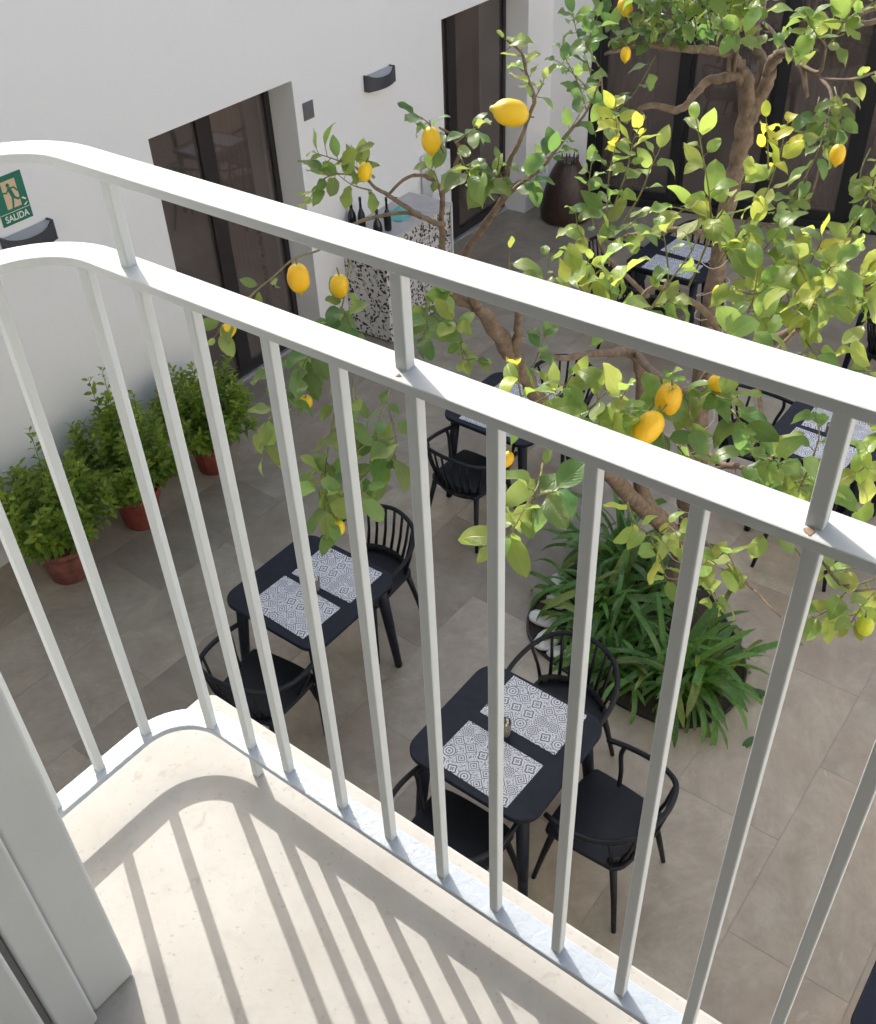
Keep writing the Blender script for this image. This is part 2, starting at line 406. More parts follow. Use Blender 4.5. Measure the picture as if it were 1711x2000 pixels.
# ------------------------------------------------ left building: white wall with two recessed dark glass doors
KX = -.0376
def wx(y): return -5.89 + KX*(y-2.35)
WA = math.atan(-KX)                              # the wall runs slightly away from the y axis
lb = empty('white_building', (wx(0), 0, 0), WA)  # local y along the wall, local x>0 towards the courtyard
tag(lb, 'long white rendered wall on the left with two recessed dark glass doors', 'building')
WH = 6.75
DOORS = [(4.40, 5.905), (7.965, 9.52)]
w = MB()
w.box(-.42, 0, -6, DOORS[0][0], 0, 2.41)
w.box(-.42, 0, DOORS[0][1], DOORS[1][0], 0, 2.41)
w.box(-.42, 0, DOORS[1][1], 14, 0, 2.41)
w.box(-.42, 0, -6, 14, 2.41, WH)
w.build('wall', MAT['white'], lb)
def curtain(mb, x, y0, y1, z0, z1, amp=.03, n=14, ax='y'):
    vs = []; fs = []; k = n*4
    for i in range(k+1):
        t = y0+(y1-y0)*i/k; d = x+amp*math.sin(i/k*n*2*math.pi)+random.uniform(-.006,.006)
        for z in (z0, z1): vs.append((d, t, z) if ax == 'y' else (t, d, z))
    for i in range(k): fs.append((2*i,2*i+2,2*i+3,2*i+1))
    mb.add(vs, fs, True)
for di, (a, b) in enumerate(DOORS):
    dx0, dx1 = -.33, -.27
    fr = MB(); t = .055; mid = a+(b-a)*(.50 if di == 0 else .34)
    fr.box(dx0, dx1, a, a+t, 0.03, 2.36); fr.box(dx0, dx1, b-t, b, 0.03, 2.36)
    fr.box(dx0, dx1, a+t, b-t, 2.30, 2.36); fr.box(dx0, dx1, a+t, b-t, 0.03, .12)
    fr.box(dx0+.012, dx1+.010, mid-.075, mid+.075, .12, 2.30)
    d = fr.build('door', MAT['dark_frame'], lb, .004)
    d['label'] = 'dark brown framed glass door nearer the potted shrubs' if di == 0 else 'dark brown framed glass door with pale curtain near the tall dark vase'
    MB().box(-.302, -.292, a+t, mid-.075, .12, 2.30).build('pane', MAT['door_glass'], d)
    MB().box(-.306, -.296, mid+.075, b-t, .12, 2.30).build('pane', MAT['door_glass'], d)
    MB().box(dx0-.005, dx1+.03, a, b, .0, .03).build('threshold', MAT['aluminium'], d)
    MB().box(-.42, -.26, a, b, 2.362, 2.408).build('head_strip', MAT['frame_black'], d)
    # the room behind the glass
    rm = MB(); ya, yb = a-.5, b+.5
    rm.box(-3.0, -2.9, ya, yb, 0, 2.6); rm.box(-2.9, -.43, ya-.1, ya, 0, 2.6); rm.box(-2.9, -.43, yb, yb+.1, 0, 2.6); rm.box(-2.9, -.43, ya, yb, 2.5, 2.6)
    rm.build('room_wall', MAT['room_dark'], lb)
    MB().box(-2.9, -.43, ya, yb, -.05, .012).build('room_floor', MAT['room_floor'], lb)
    cu = MB(); curtain(cu, -.62, mid+.35 if di == 0 else mid+.42, b-.02 if di == 0 else mid+.85, .03, 2.48, .028, 7)
    cu.build('curtain', MAT['curtain'], lb)

# ------------------------------------------------ back building: angled wall of black framed glass
BA = R_(15.3)
bb = empty('glass_front_building', (-5.75, 10.14, 0), BA)   # local x along the front, local y into the building
tag(bb, 'back building with tall black framed sliding glass front behind lemon tree', 'building')
w = MB(); w.box(-1.3, -.012, .0, .35, 0, 2.9); w.box(-1.3, 12, .0, .35, 2.9, 3.7); w.box(9.2, 12, 0, .35, 0, 2.9)
w.build('wall', MAT['white'], bb)
fr = MB(); fr.box(-.01, 9.2, .06, .16, 2.82, 2.9); fr.box(-.01, 9.2, .04, .16, 0, .09)
fr.box(-.01, .085, .05, .16, .09, 2.82)
sf = fr.build('door_frame', MAT['frame_black'], bb, .004)
xs = [.085, 1.02, 1.98, 2.85, 3.75, 4.7, 5.6, 6.5, 7.4, 8.3, 9.2]
for i in range(len(xs)-1):
    s = MB(); wdt = .085; x0, x1 = xs[i], xs[i+1]; yo = .065 if i % 2 == 0 else .105
    s.box(x0-.03, x0+wdt, yo, yo+.04, .09, 2.82); s.box(x1-wdt, x1+.03, yo, yo+.04, .09, 2.82)
    s.box(x0+wdt, x1-wdt, yo, yo+.04, .09, .19); s.box(x0+wdt, x1-wdt, yo, yo+.04, 2.72, 2.82)
    d = s.build('sliding_door', MAT['frame_black'], bb, .003)
    MB().box(x0+wdt, x1-wdt, yo+.016, yo+.024, .19, 2.72).build('pane', MAT['door_glass'], d)
rm = MB(); rm.box(-.3, 9.5, 3.6, 3.7, 0, 3); rm.box(-.4, -.3, .36, 3.7, 0, 3); rm.box(9.5, 9.6, .36, 3.7, 0, 3); rm.box(-.3, 9.5, .36, 3.6, 2.9, 3)
rm.build('room_wall', MAT['room_dark'], bb)
MB().box(-.3, 9.5, .36, 3.6, -.05, .012).build('room_floor', MAT['room_floor'], bb)
for x0, x1 in ((.12, .62), (2.15, 2.75), (3.0, 3.6)):
    cu = MB(); curtain(cu, .55, x0, x1, .03, 2.8, .03, 8, 'x'); cu.build('curtain', MAT['curtain'], bb)

# ------------------------------------------------ right side of the court (outside the frame), closes the patio
rb = MB().box(4.2, 4.6, -6, 16, 0, 6.0).build('patio_wall', MAT['white'])
tag(rb, 'plain white rendered wall closing the right side of the patio', 'wall')

# ------------------------------------------------ own facade with the balcony doorway
fb = empty('balcony_building', (0, 0, 0)); tag(fb, 'pale painted doorway reveal and facade behind the balcony', 'building')
JX, JR, YF = -.828, .56, .262
w = MB()
w.box(-6.4, JX, -.02, YF, 0, 8.0); w.box(JR, 4.19, -.02, YF, 0, 8.0)
w.box(JX, JR, -.02, YF, 5.75, 8.0); w.box(JX, JR, -.02, YF, 0, ZS-.16)
w.build('facade_wall', MAT['facade'], fb)
MB().box(-5.8, 4.19, YF+.002, 1.0, 6.05, 6.2).build('added_shade_eave', MAT['facade'], fb, .006)  # unseen overhang, added to cut sky light on the balcony slab
MB().box(JX+.002, JX+.026, .150, .200, ZS+.001, 5.74).build('frame_cover_strip', MAT['jamb_paint'], fb, .0058, 5)
MB().box(JX+.002, JX+.046, .02, .138, ZS+.001, 5.74).build('door_frame', MAT['jamb_paint'], fb, .006, 3)
MB().box(JX+.0005, JX+.014, .2015, YF+.010, ZS+.001, 5.74).build('reveal_lining', MAT['jamb_paint'], fb, .0062, 5)
MB().box(JR-.034, JR-.002, .02, .138, ZS+.001, 5.74).build('door_frame', MAT['jamb_paint'], fb, .006, 3)
MB().box(JX+.002, JX+.022, .139, .149, ZS+.001, 5.74).build('gasket', MAT['gasket'], fb)
rm = MB(); rm.box(-3.2, 3.2, -4.1, -4, ZS, 5.8); rm.box(-3.3, -3.2, -4.1, -.03, ZS, 5.8); rm.box(3.2, 3.3, -4.1, -.03, ZS, 5.8); rm.box(-3.3, 3.3, -4.1, -.03, 5.8, 5.9)
rm.build('room_wall', MAT['room_white'], fb)
MB().box(-3.2, 3.2, -4.0, -.03, ZS-.16, ZS-.02).build('room_floor', MAT['room_floor'], fb)

# ------------------------------------------------ balcony slab and railing
sb = MB()
poly = [(-1.125, -.02), (1.36, -.02), (1.36, .67), (1.33, .702), (-1.105, .702), (-1.125, .684)]
sb.prism(poly, ZS-.14, ZS)
slab = sb.build('balcony_slab', MAT['limestone'], None, .006, 2); tag(slab, kind='structure')
slab['label'] = 'cream limestone balcony slab striped by railing shadows'
ra = empty('balcony_railing', (0, .62, ZS)); tag(ra, 'white painted steel balcony railing with rounded corner and square balusters', 'railing')
def part(mb, name, mat, parent, **k):
    o = mb.build(name, mat, parent, **k); o.matrix_parent_inverse = parent.matrix_world.inverted(); return o
bpy.context.view_layer.update()
XL, XR, YR, RC = -1.083, 1.325, .6245, .10
path = [(XL, YF-.002)] + [(XL, y) for y in (.35, .42, .48)]
for k in range(0, 13):
    a = math.pi - (math.pi/2)*k/12; path.append((XL+RC+RC*math.cos(a), YR-RC+RC*math.sin(a)))
path += [(-.80, YR), (-.4, YR), (0, YR), (.5, YR), (1.0, YR)]
for k in range(0, 13):
    a = math.pi/2 - (math.pi/2)*k/12; path.append((XR-RC+RC*math.cos(a), YR-RC+RC*math.sin(a)))
path += [(XR, y) for y in (.48, .42, .35, YF-.002)]
for nm, z, mt in (('upper_rail', ZU, 'steel'), ('lower_rail', ZL, 'steel'), ('foot_rail', ZB, 'brushed')):
    part(MB().sweep(path, .038 if nm == 'foot_rail' else .042, z-.011, z), nm, MAT[mt], ra, bevel=.0016, seg=2)
HB = .007
def vbar(name, x, y, z0, z1, rz=0.0):
    b = MB().box(-HB, HB, -HB, HB, z0, z1); o = b.build(name, MAT['steel'], None, .0018, 2)
    o.location = (x, y, 0); o.rotation_euler = (random.uniform(-.0012,.0012), random.uniform(-.0012,.0012), rz)
    o.parent = ra; bpy.context.view_layer.update(); o.matrix_parent_inverse = ra.matrix_world.inverted(); return o
BX = [-1.0, -.915, -.829, -.722, -.623, -.525, -.429, -.328, -.235, -.140, -.040, .060, .160, .26, .36, .46, .56, .66, .76, .86, .96, 1.06, 1.16]
for i, x in enumerate(BX):
    vbar('baluster', x, YR-.002 if i else YR-.012, (ZS if i in (1, 13) else ZB-.002), ZL-.009, .35 if i == 0 else 0)
for y in (.362, .445, .537): vbar('baluster', XL, y, ZB-.002, ZL-.009)
for y in (.362, .445, .537): vbar('baluster', XR, y, ZB-.002, ZL-.009)
for x in (-.935, -.535, -.145, .26, .66, 1.06): vbar('post', x, YR-.001, ZL-.002, ZU-.009)
vbar('post', XL, .40, ZL-.002, ZU-.009)
# rusty weld stains at the feet of two posts
for x, s in ((-.145, .7), (-.535, .45)):
    mb = MB(); pts = []
    for k in range(14):
        a = 2*math.pi*k/14; rr = .0055*s*(1+.5*math.sin(3*a+x*9)*random.random()+random.uniform(-.2, .2)); pts.append((x+.004+rr*math.cos(a)*.9, YR-.013+rr*math.sin(a)*1.1, ZL+.0006))
    mb.add(pts, [tuple(range(14))]); part(mb, 'weld_stain', MAT['rust'], ra)

# ================================================================== WALL THINGS
def wl(y, z, off=0.0): return (wx(y)+off, y, z)
def wall_lamp(y, z, label):
    r = empty('wall_lamp', wl(y, z), WA); tag(r, label, 'lamp', 'wall lamps on the white wall')
    b = MB(); W, H, D = .36, .135, .10
    prof = []; k = 12
    lo = []; hi = []
    for i in range(k+1):
        t = -1+2*i/k; d = D*(1-.45*t*t); hh = H*.5-.032*(1-abs(t)**3)
        lo.append((d, t*W/2, -H/2)); hi.append((d+.004, t*W/2, hh))
    vs = lo+hi+[(.003, p[1], -H/2) for p in lo]; n1 = k+1
    fs = [(i, i+1, n1+i+1, n1+i) for i in range(k)] + [(2*n1+i, 2*n1+i+1, i+1, i) for i in range(k)]
    b.add(vs, fs)
    for s in (-1, 1):
        b.box(.002, D*.55+.006, s*W/2-.008, s*W/2+.008, -H/2, H/2)
    b.build('housing', MAT['lamp_grey'], r, .002)
    d = MB(); vs = []
    for i in range(k+1):
        t = -1+2*i/k; vs.append((D*(1-.45*t*t)-.006, t*(W/2-.01), H*.5-.032*(1-abs(t)**3)-.006)); vs.append((.006, t*(W/2-.01), H*.5-.01))
    d.add(vs, [(2*i, 2*i+2, 2*i+3, 2*i+1) for i in range(k)]); d.build('diffuser', MAT['opal'], r)
    return r
wall_lamp(6.97, 2.155, 'dark grey bowed wall lamp above the terrazzo counter')
wall_lamp(3.27, 2.125, 'dark grey bowed wall lamp right below the green exit sign')
sp = empty('vent_plate', wl(6.05, 2.14), WA); tag(sp, 'small square grey louvred plate beside the first glass door', 'vent')
MB().box(.001, .010, -.062, .062, -.07, .07).build('plate', MAT['plate_grey'], sp, .002)
for k in range(9):
    MB().box(.010, .016, -.052, .052, -.058+k*.0135, -.050+k*.0135).build('slat', MAT['plate_grey'], sp)
# exit sign
sg = empty('exit_sign', wl(3.25, 2.39), WA); tag(sg, 'green exit sign with cream running figure and the word SALIDA', 'sign')
SW, SH = .222, .300
sb_ = MB().box(.002, .008, -SW/2, SW/2, -SH/2, SH/2).build('board', MAT['sign_green'], sg)
q = MB().box(.0082, .0092, -SW/2+.004, SW/2-.004, -.078, -.0745); q.build('divider', MAT['sign_text'], sg)
q = MB().box(.0082, .0092, -.050, .055, -.055, .118); q.build('doorway_panel', MAT['sign_cream'], sg)
def poly_yz(mb, pts, x=.0096): mb.add([(x, p[0], p[1]) for p in pts], [tuple(range(len(pts)))])
rn_ = MB()
poly_yz(rn_, [(-.005+.013*math.cos(t*math.pi/6), .088+.013*math.sin(t*math.pi/6)) for t in range(12)])
def limb(mb, pts, w):
    for i in range(len(pts)-1):
        a = Vector(pts[i]); b = Vector(pts[i+1]); t = (b-a).normalized(); nn = Vector((-t.y, t.x))*w/2; e = t*w*.35
        poly_yz(mb, [tuple(a-e+nn), tuple(a-e-nn), tuple(b+e-nn), tuple(b+e+nn)], .0096+.0002*(i+1)+.0003*random.random())
limb(rn_, [(-.002, .066), (.012, .015)], .026)
limb(rn_, [(.000, .068), (.034, .066), (.052, .040)], .010)
limb(rn_, [(-.004, .066), (-.028, .045), (-.052, .052)], .010)
limb(rn_, [(.012, .012), (.040, -.010), (.076, -.004)], .014)
limb(rn_, [(.008, .012), (-.002, -.030), (-.012, -.064)], .014)
rn_.build('running_figure', MAT['sign_green'], sg)
ar = MB(); poly_yz(ar, [(.066, -.060), (.098, -.045), (.098, -.052), (.080, -.066)]); poly_yz(ar, [(.062, -.012), (.070, -.004), (.098, -.026), (.090, -.034)], .0099)
ar.build('arrow', MAT['sign_text'], sg)
fc = bpy.data.curves.new('lettering', 'FONT'); fc.body = 'SALIDA'; fc.align_x = 'CENTER'; fc.align_y = 'CENTER'; fc.size = .058; fc.extrude = .0004; fc.offset = .0012
tmp = bpy.data.objects.new('lettering_curve', fc); C.objects.link(tmp); bpy.context.view_layer.update()
tm = bpy.data.meshes.new_from_object(tmp.evaluated_get(bpy.context.evaluated_depsgraph_get())); bpy.data.objects.remove(tmp)
tm.materials.clear(); tm.materials.append(MAT['sign_text'])
lt = bpy.data.objects.new('lettering', tm); link(lt, sg); lt.location = (.0090, 0, -.113); lt.rotation_euler = (R_(90), 0, R_(90)); lt.scale = (.92, 1.0, 1)

# counter with its bottles, cloth and box
ct = empty('serving_counter', (wx(6.8), 6.8, 0), WA); tag(ct, 'black and white terrazzo serving counter standing against the white wall', 'counter')
CD = .49; CY0, CY1 = -.50, .52
MB().box(.002, CD, CY0, CY1, .02, .985).build('body', MAT['terrazzo'], ct, .004)
MB().box(.002, CD+.012, CY0-.012, CY1+.012, .987, 1.012).build('counter_top', MAT['counter_top'], ct, .004)
MB().box(.002, CD-.03, CY0+.02, CY1-.02, 0, .02).build('plinth', MAT['frame_black'], ct)
MB().box(.002, CD+.004, CY1+.0135, CY1+.035, 0, 1.005).build('side_panel', MAT['white_plastic'], ct, .003)
bt_l = ['dark glass bottle at the wall end of the counter row', 'tall slim dark glass bottle second from wall on the counter', 'stout dark glass bottle at the front corner of the counter', 'dark glass bottle nearest the teal cloth on the counter']
for i, (x, y, h, r_) in enumerate([(.06, -.40, .26, .040), (.17, -.40, .30, .036), (.38, -.44, .25, .042), (.36, -.27, .29, .034)]):
    b = empty('bottle', ct.matrix_world @ Vector((0,0,0))); p = Vector((wx(6.8), 6.8, 1.012)) + Matrix.Rotation(WA, 3, 'Z') @ Vector((x, y, 0)); b.location = p
    tag(b, bt_l[i], 'bottle', 'dark bottles on the counter')
    MB().lathe([(r_*.9, 0), (r_, .02), (r_, h*.40), (r_*.8, h*.55), (r_*.36, h*.70), (r_*.30, h*.92), (r_*.36, h*.93), (r_*.36, h)], 16).build('body', MAT['bottle_glass'], b)
    MB().lathe([(r_*.34, h), (r_*.34, h+.012)], 12).build('stopper', MAT['frame_black'], b)
cl = MB(); vs = []; N = 10
for i in range(N+1):
    for j in range(N+1):
        u, v_ = i/N-.5, j/N-.5
        vs.append((.24+u*.26+.03*v_, .06+v_*.30, 1.016+.006*math.sin(9*u+3)*math.sin(7*v_)+.004*random.random()+(.012 if abs(u+.2) < .08 else 0)))
cl.add(vs, [(i*(N+1)+j, (i+1)*(N+1)+j, (i+1)*(N+1)+j+1, i*(N+1)+j+1) for i in range(N) for j in range(N)], True)
co = cl.build('folded_cloth', MAT['cloth_teal']); co.location = (wx(6.8), 6.8, 0); co.rotation_euler = (0, 0, WA); tag(co, 'crumpled teal cloth lying on the counter top', 'cloth')
dbx = empty('dispenser_box', (wx(7.55), 7.55, 0), WA); tag(dbx, 'tall white box standing by the wall behind the counter', 'box')
MB().box(.01, .14, -.02, .30, 0, 1.29).build('body', MAT['white_plastic'], dbx, .01)
MB().box(.141, .144, .10, .24, 1.02, 1.18).build('label', MAT['paper'], dbx)
MB().box(.1445, .1455, .12, .18, 1.04, 1.09).build('printed_mark', MAT['cloth_teal'], dbx)

# tall dark vase in the corner
vz = MB().lathe([(.26, 0), (.285, .03), (.288, .10), (.268, .26), (.228, .42), (.175, .55), (.130, .63), (.115, .66)], 40, (0,0,0), True, lambda a, z: 1+.012*math.sin(22*a)*math.sin(z*95))
va = empty('floor_vase', (-5.70, 9.66, 0)); tag(va, 'tall dark woven conical vase standing in the far corner', 'vase')
vz.build('body', MAT['wicker'], va)
mo = MB()
for k in range(16):
    a = k/16*2*math.pi+random.uniform(-.1,.1); mo.tube([(.110*math.cos(a), .110*math.sin(a), .64), (.115*math.cos(a), .115*math.sin(a), .69+random.uniform(0,.05))], [.012, .004], 5)
mo.build('ragged_rim', MAT['wicker'], va)

# ================================================================== FURNITURE
def rounded(w, d, r, n=6, bulge=0.0):
    out = []
    for cx, cy, a0 in ((w/2-r, d/2-r, 0), (-w/2+r, d/2-r, 90), (-w/2+r, -d/2+r, 180), (w/2-r, -d/2+r, 270)):
        for k in range(n+1):
            a = R_(a0+90*k/n); out.append((cx+r*math.cos(a), cy+r*math.sin(a)))
        if bulge:
            nx = {0: (0, 1), 90: (-1, 0), 180: (0, -1), 270: (1, 0)}[a0]
            for k in (1, 2, 3):
                s = 1-k/2.0; bb_ = bulge*(1-s*s*.6)
                if nx[0] == 0: out.append((s*nx[1]*(w/2-r)*.98, nx[1]*(d/2+bb_)))
                else: out.append((nx[0]*(w/2+bb_), -s*nx[0]*-1*(d/2-r)*.98*-1 if False else (s*(d/2-r)*.98 if nx[0] < 0 else -s*(d/2-r)*.98)))
    return out

def make_table():
    r = empty('table', (0, 0, 0))
    MB().prism(rounded(.745, .745, .11, 8), .722, .75).build('tabletop', MAT['table_black'], r, .006, 3)
    MB().prism(rounded(.60, .60, .08, 6), .66, .721).build('apron', MAT['table_black'], r, .004)
    for sx_ in (-1, 1):
        for sy_ in (-1, 1):
            l = MB(); k = 12; P0 = Vector((sx_*.285, sy_*.285, .721)); P1 = Vector((sx_*.335, sy_*.335, .0))
            l.tube([P0, P0.lerp(P1, .5), P1], [.036, .031, .023], 10); l.build('leg', MAT['table_black'], r)
    return r

def make_chair():
    r = empty('armchair', (0, 0, 0))
    seat = [(-.215, -.17), (-.16, -.215), (0, -.235), (.16, -.215), (.215, -.17), (.235, .14), (.20, .205), (0, .222), (-.20, .205), (-.235, .14)]
    sq = [tuple(p)[:2] for p in smooth_path([(x, y, 0) for x, y in seat]+[(*seat[0], 0)], 4)[:-1]]
    MB().prism(sq, .425, .452).build('seat', MAT['black_plastic'], r, .010, 3)
    ringp = [(-.275, .17, .655), (-.290, .06, .665), (-.285, -.06, .682), (-.245, -.18, .715), (-.16, -.268, .755), (0, -.305, .778),
             (.16, -.268, .755), (.245, -.18, .715), (.285, -.06, .682), (.290, .06, .665), (.275, .17, .655)]
    rp = smooth_path(ringp, 5)
    MB().tube(rp, .0145, 8).build('arm_rail', MAT['black_plastic'], r)
    def on_ring(x):
        best = min((p for p in rp if p.y < .0), key=lambda p: abs(p.x-x)); return Vector(best)
    for k in range(9):
        t = -1+k/4.0; tp = on_ring(t*.255)
        a = t*1.05; bt = Vector((.205*math.sin(a)*1.02, -.075-.15*math.cos(a), .44))
        md = tp.lerp(bt, .5)+Vector((0, -.012, 0))
        MB().tube([tp-Vector((0,0,.004)), md, bt], [.0085, .0095, .011], 6).build('spindle', MAT['black_plastic'], r)
    for s in (-1, 1):
        MB().tube(smooth_path([(s*.288, .075, .660), (s*.275, .085, .60), (s*.245, .06, .52), (s*.212, .045, .445)], 4), .0125, 7).build('arm_support', MAT['black_plastic'], r)
        for f in (-1, 1):
            MB().tube([(s*.185, f*.165, .43), (s*.215, f*.205, .22), (s*.245, f*.240, 0)], [.020, .016, .0125], 8).build('leg', MAT['black_plastic'], r)
    rear = MB(); pts = [(.212*math.sin(a)*1.0, -.07-.155*math.cos(a)) for a in [(-1.15+2.3*i/14) for i in range(15)]]
    vs = []
    for x, y in pts: vs += [(x, y, .40), (x*1.05, y-.012, .50), (x*1.02, y-.004, .50), (x*.97, y+.008, .40)]
    rear.add(vs, [(i*4+j, i*4+(j+1) % 4, (i+1)*4+(j+1) % 4, (i+1)*4+j) for i in range(14) for j in range(4)], True)
    rear.build('back_apron', MAT['black_plastic'], r)
    return r

T0 = make_table(); C0 = make_chair()
TABLES = [(-3.30, 2.885, 'black square table beside the potted shrubs, set with two tile-print mats'),
          (-1.77, 2.655, 'black square table under the balcony with a glass tumbler between two mats'),
          (-3.40, 5.12, 'black square table left of the lemon tree half hidden by the railing'),
          (-1.40, 6.02, 'black square table to the right behind the lemon tree trunk'),
          (-3.50, 7.95, 'farthest black square table in front of the sliding glass front'),
          (-1.60, 8.47, 'black square table at the right edge behind the lemon foliage'),
          (.44, 2.60, 'black table whose corner shows at the bottom right edge')]
for i, (x, y, lab) in enumerate(TABLES):
    o = T0 if i == 0 else copy_tree(T0)
    o.location = (x, y, 0); tag(o, lab, 'table', 'black patio tables')
CH = [(-3.33, 3.40, 180, 'black spindle armchair behind the table next to the potted shrubs'),
      (-3.22, 2.36, 6, 'black spindle armchair left below, seat pushed toward the shrub-side table'),
      (-1.76, 3.14, 184, 'black spindle armchair between the near mats and the strap-leaved plants'),
      (-1.77, 2.20, 0, 'black armchair directly under the balcony edge, mostly under the near table'),
      (-1.23, 2.72, 88, 'black armchair turned sideways at the right of the near table'),
      (-3.41, 4.63, -4, 'black armchair seen from behind at the table left of the lemon tree'),
      (-3.34, 5.62, 180, 'black armchair across the table left of the lemon tree'),
      (-1.32, 5.60, 5, 'black armchair seen from behind below the right-hand table'),
      (-1.93, 6.12, -85, 'black armchair on the trunk side of the right-hand table'),
      (-4.02, 7.82, -80, 'black armchair at the left side of the farthest table'),
      (-3.58, 8.44, 184, 'black armchair on the glass front side of the farthest table'),
      (-3.60, 7.46, -18, 'black armchair on the near side of the farthest table'),
      (-1.52, 7.98, 4, 'black armchair at the right edge behind the lemon foliage')]
for i, (x, y, rz, lab) in enumerate(CH):
    o = C0 if i == 0 else copy_tree(C0)
    o.location = (x, y, 0); o.rotation_euler = (0, 0, R_(rz)); tag(o, lab, 'chair', 'black spindle armchairs')
# place mats
mm = MB().box(-.225, .225, -.15, .15, 0, .0022).mesh('place_mat', MAT['mat'])
uvl = mm.uv_layers.new(name='UVMap')
for lp in mm.loops:
    co_ = mm.vertices[lp.vertex_index].co; uvl.data[lp.index].uv = (co_.x/.45+.5, co_.y/.30+.5)
mm2 = mm.copy()
for d in mm2.uv_layers[0].data: d.uv = (d.uv[0]+.625, d.uv[1]+.363)
MATS = [(-3.255, 3.07, 1, 'grey tile-print place mat on the shrub-side table, chair-back half'), (-3.275, 2.72, -2, 'grey tile-print place mat on the shrub-side table, near half'),
        (-1.74, 2.855, -1, 'grey tile-print place mat behind the tumbler on the near table'), (-1.76, 2.475, -2, 'grey tile-print place mat in front of the tumbler on the near table'),
        (-3.40, 4.94, 1, 'place mat on the table left of the lemon tree, near edge'), (-3.42, 5.34, -1, 'place mat on the table left of the lemon tree, far half'),
        (-1.42, 5.84, -3, 'place mat on the right-hand table, near half'), (-1.40, 6.20, 2, 'place mat on the right-hand table, far half'),
        (-3.47, 7.75, 2, 'place mat on the farthest table, near half'), (-3.48, 8.13, -2, 'place mat on the farthest table, far half')]
for i, (x, y, a, lab) in enumerate(MATS):
    o = bpy.data.objects.new('place_mat', mm if i % 2 else mm2); C.objects.link(o); o.location = (x, y, .7503); o.rotation_euler = (0, 0, R_(a))
    tag(o, lab, 'place mat', 'tile-print place mats')
# tumblers with sugar sticks
for x, y, lab in ((-1.79, 2.672, 'clear tumbler of paper sugar sticks on the near table'), (-3.27, 2.895, 'clear tumbler of paper sugar sticks on the shrub-side table'), (-1.42, 6.03, 'clear tumbler of paper sugar sticks on the right-hand table')):
    g = empty('tumbler', (x, y, .7505)); tag(g, lab, 'tumbler', 'tumblers of sugar sticks')
    MB().lathe([(.026, 0), (.030, .004), (.033, .085), (.0305, .085), (.028, .008), (.001, .007)], 20).build('glass', MAT['tumbler_glass'], g)
    for k in range(16):
        a = random.uniform(0, 6.28); r0 = random.uniform(.004, .018); r1 = random.uniform(.010, .024); hh = random.uniform(.075, .10)
        MB().tube([(r0*math.cos(a), r0*math.sin(a), .009), (r1*math.cos(a+.5), r1*math.sin(a+.5), hh)], .0042, 5).build('sugar_stick', MAT['paper' if k % 3 else 'paper_brown'], g)

# ================================================================== PLANTS
def leaf_mesh(name, L, W, fold, curl, mat, n=6, seed=0, tipw=1.0, wave=0.0):
    rd = random.Random(seed); vs = []; uvs = []
    for i in range(n+1):
        t = i/n
        wd = W*.5*(math.sin(math.pi*min(1, t**.86))**.64) if 0 < t < 1 else W*.012
        ang = curl*t; 
        yy = L*(math.sin(ang)/curl if abs(curl) > 1e-3 else t); zz = -L*((1-math.cos(ang))/curl if abs(curl) > 1e-3 else 0)
        wv = wave*W*math.sin(t*9+seed)*rd.uniform(.6, 1.2)
        vs += [(-wd*math.cos(fold), yy, zz+wd*math.sin(fold)+wv), (0, yy, zz), (wd*math.cos(fold), yy, zz+wd*math.sin(fold)-wv)]
        uvs += [(.5-wd/W, t), (.5, t), (.5+wd/W, t)]
    fs = []
    for i in range(n):
        b = i*3; fs += [(b, b+1, b+4, b+3), (b+1, b+2, b+5, b+4)]
    return vs, fs, uvs

def finish_leafmesh(name, vs, fs, uvs, mat, tints=None):
    me = bpy.data.meshes.new(name); me.from_pydata(vs, [], fs); me.update()
    me.polygons.foreach_set('use_smooth', [True]*len(fs))
    ul = me.uv_layers.new(name='UVMap'); buf = []
    for lp in me.loops: buf += uvs[lp.vertex_index]
    ul.data.foreach_set('uv', buf)
    ca = me.color_attributes.new('tint', 'FLOAT_COLOR', 'POINT')
    tb_ = []
    for i in range(len(vs)): tb_ += (list(tints[i])+[1] if tints else [1, 1, 1, 1])
    ca.data.foreach_set('color', tb_)
    me.materials.append(mat); return me

class Leaves:
    """gathers leaf placements of one plant; the largest ones in view become parts, the rest one joined part"""
    def __init__(s, variants, mat, limit=300): s.var = variants; s.mat = mat; s.items = []; s.limit = limit
        # each variant: (vs, fs, uvs)
    def add(s, M, tint): s.items.append((M, tint, random.randrange(len(s.var))))
    def score(s, it):
        p = it[0].translation - CAM; z = p.dot(RF)
        if z < .1: return 0
        x = 855.5+1985*p.dot(RX)/z; y = 1000+1985*p.dot(RD)/z
        sc = it[0].to_scale()[0]/z
        return sc if -20 < x < 1731 and -20 < y < 2020 else sc*.05
    def build(s, parent, leaf_name='leaf', rest='foliage'):
        its = sorted(s.items, key=s.score, reverse=True)
        mes = [finish_leafmesh(leaf_name, *v, s.mat) for v in s.var]
        inv = parent.matrix_world.inverted()
        for M, t, k in its[:s.limit]:
            o = bpy.data.objects.new(leaf_name, mes[k]); C.objects.link(o); o.parent = parent
            o.matrix_basis = inv @ M; o.color = (*t, 1)
        if len(its) > s.limit:
            vs = []; fs = []; uvs = []; tn = []
            for M, t, k in its[s.limit:]:
                v, f, u = s.var[k]; b = len(vs); MM = inv @ M
                vs += [tuple(MM @ Vector(p)) for p in v]; fs += [tuple(i+b for i in q) for q in f]; uvs += u; tn += [t]*len(v)
            o = bpy.data.objects.new(rest, finish_leafmesh(rest, vs, fs, uvs, s.mat, tn)); C.objects.link(o); o.parent = parent
            o['kind'] = 'stuff'

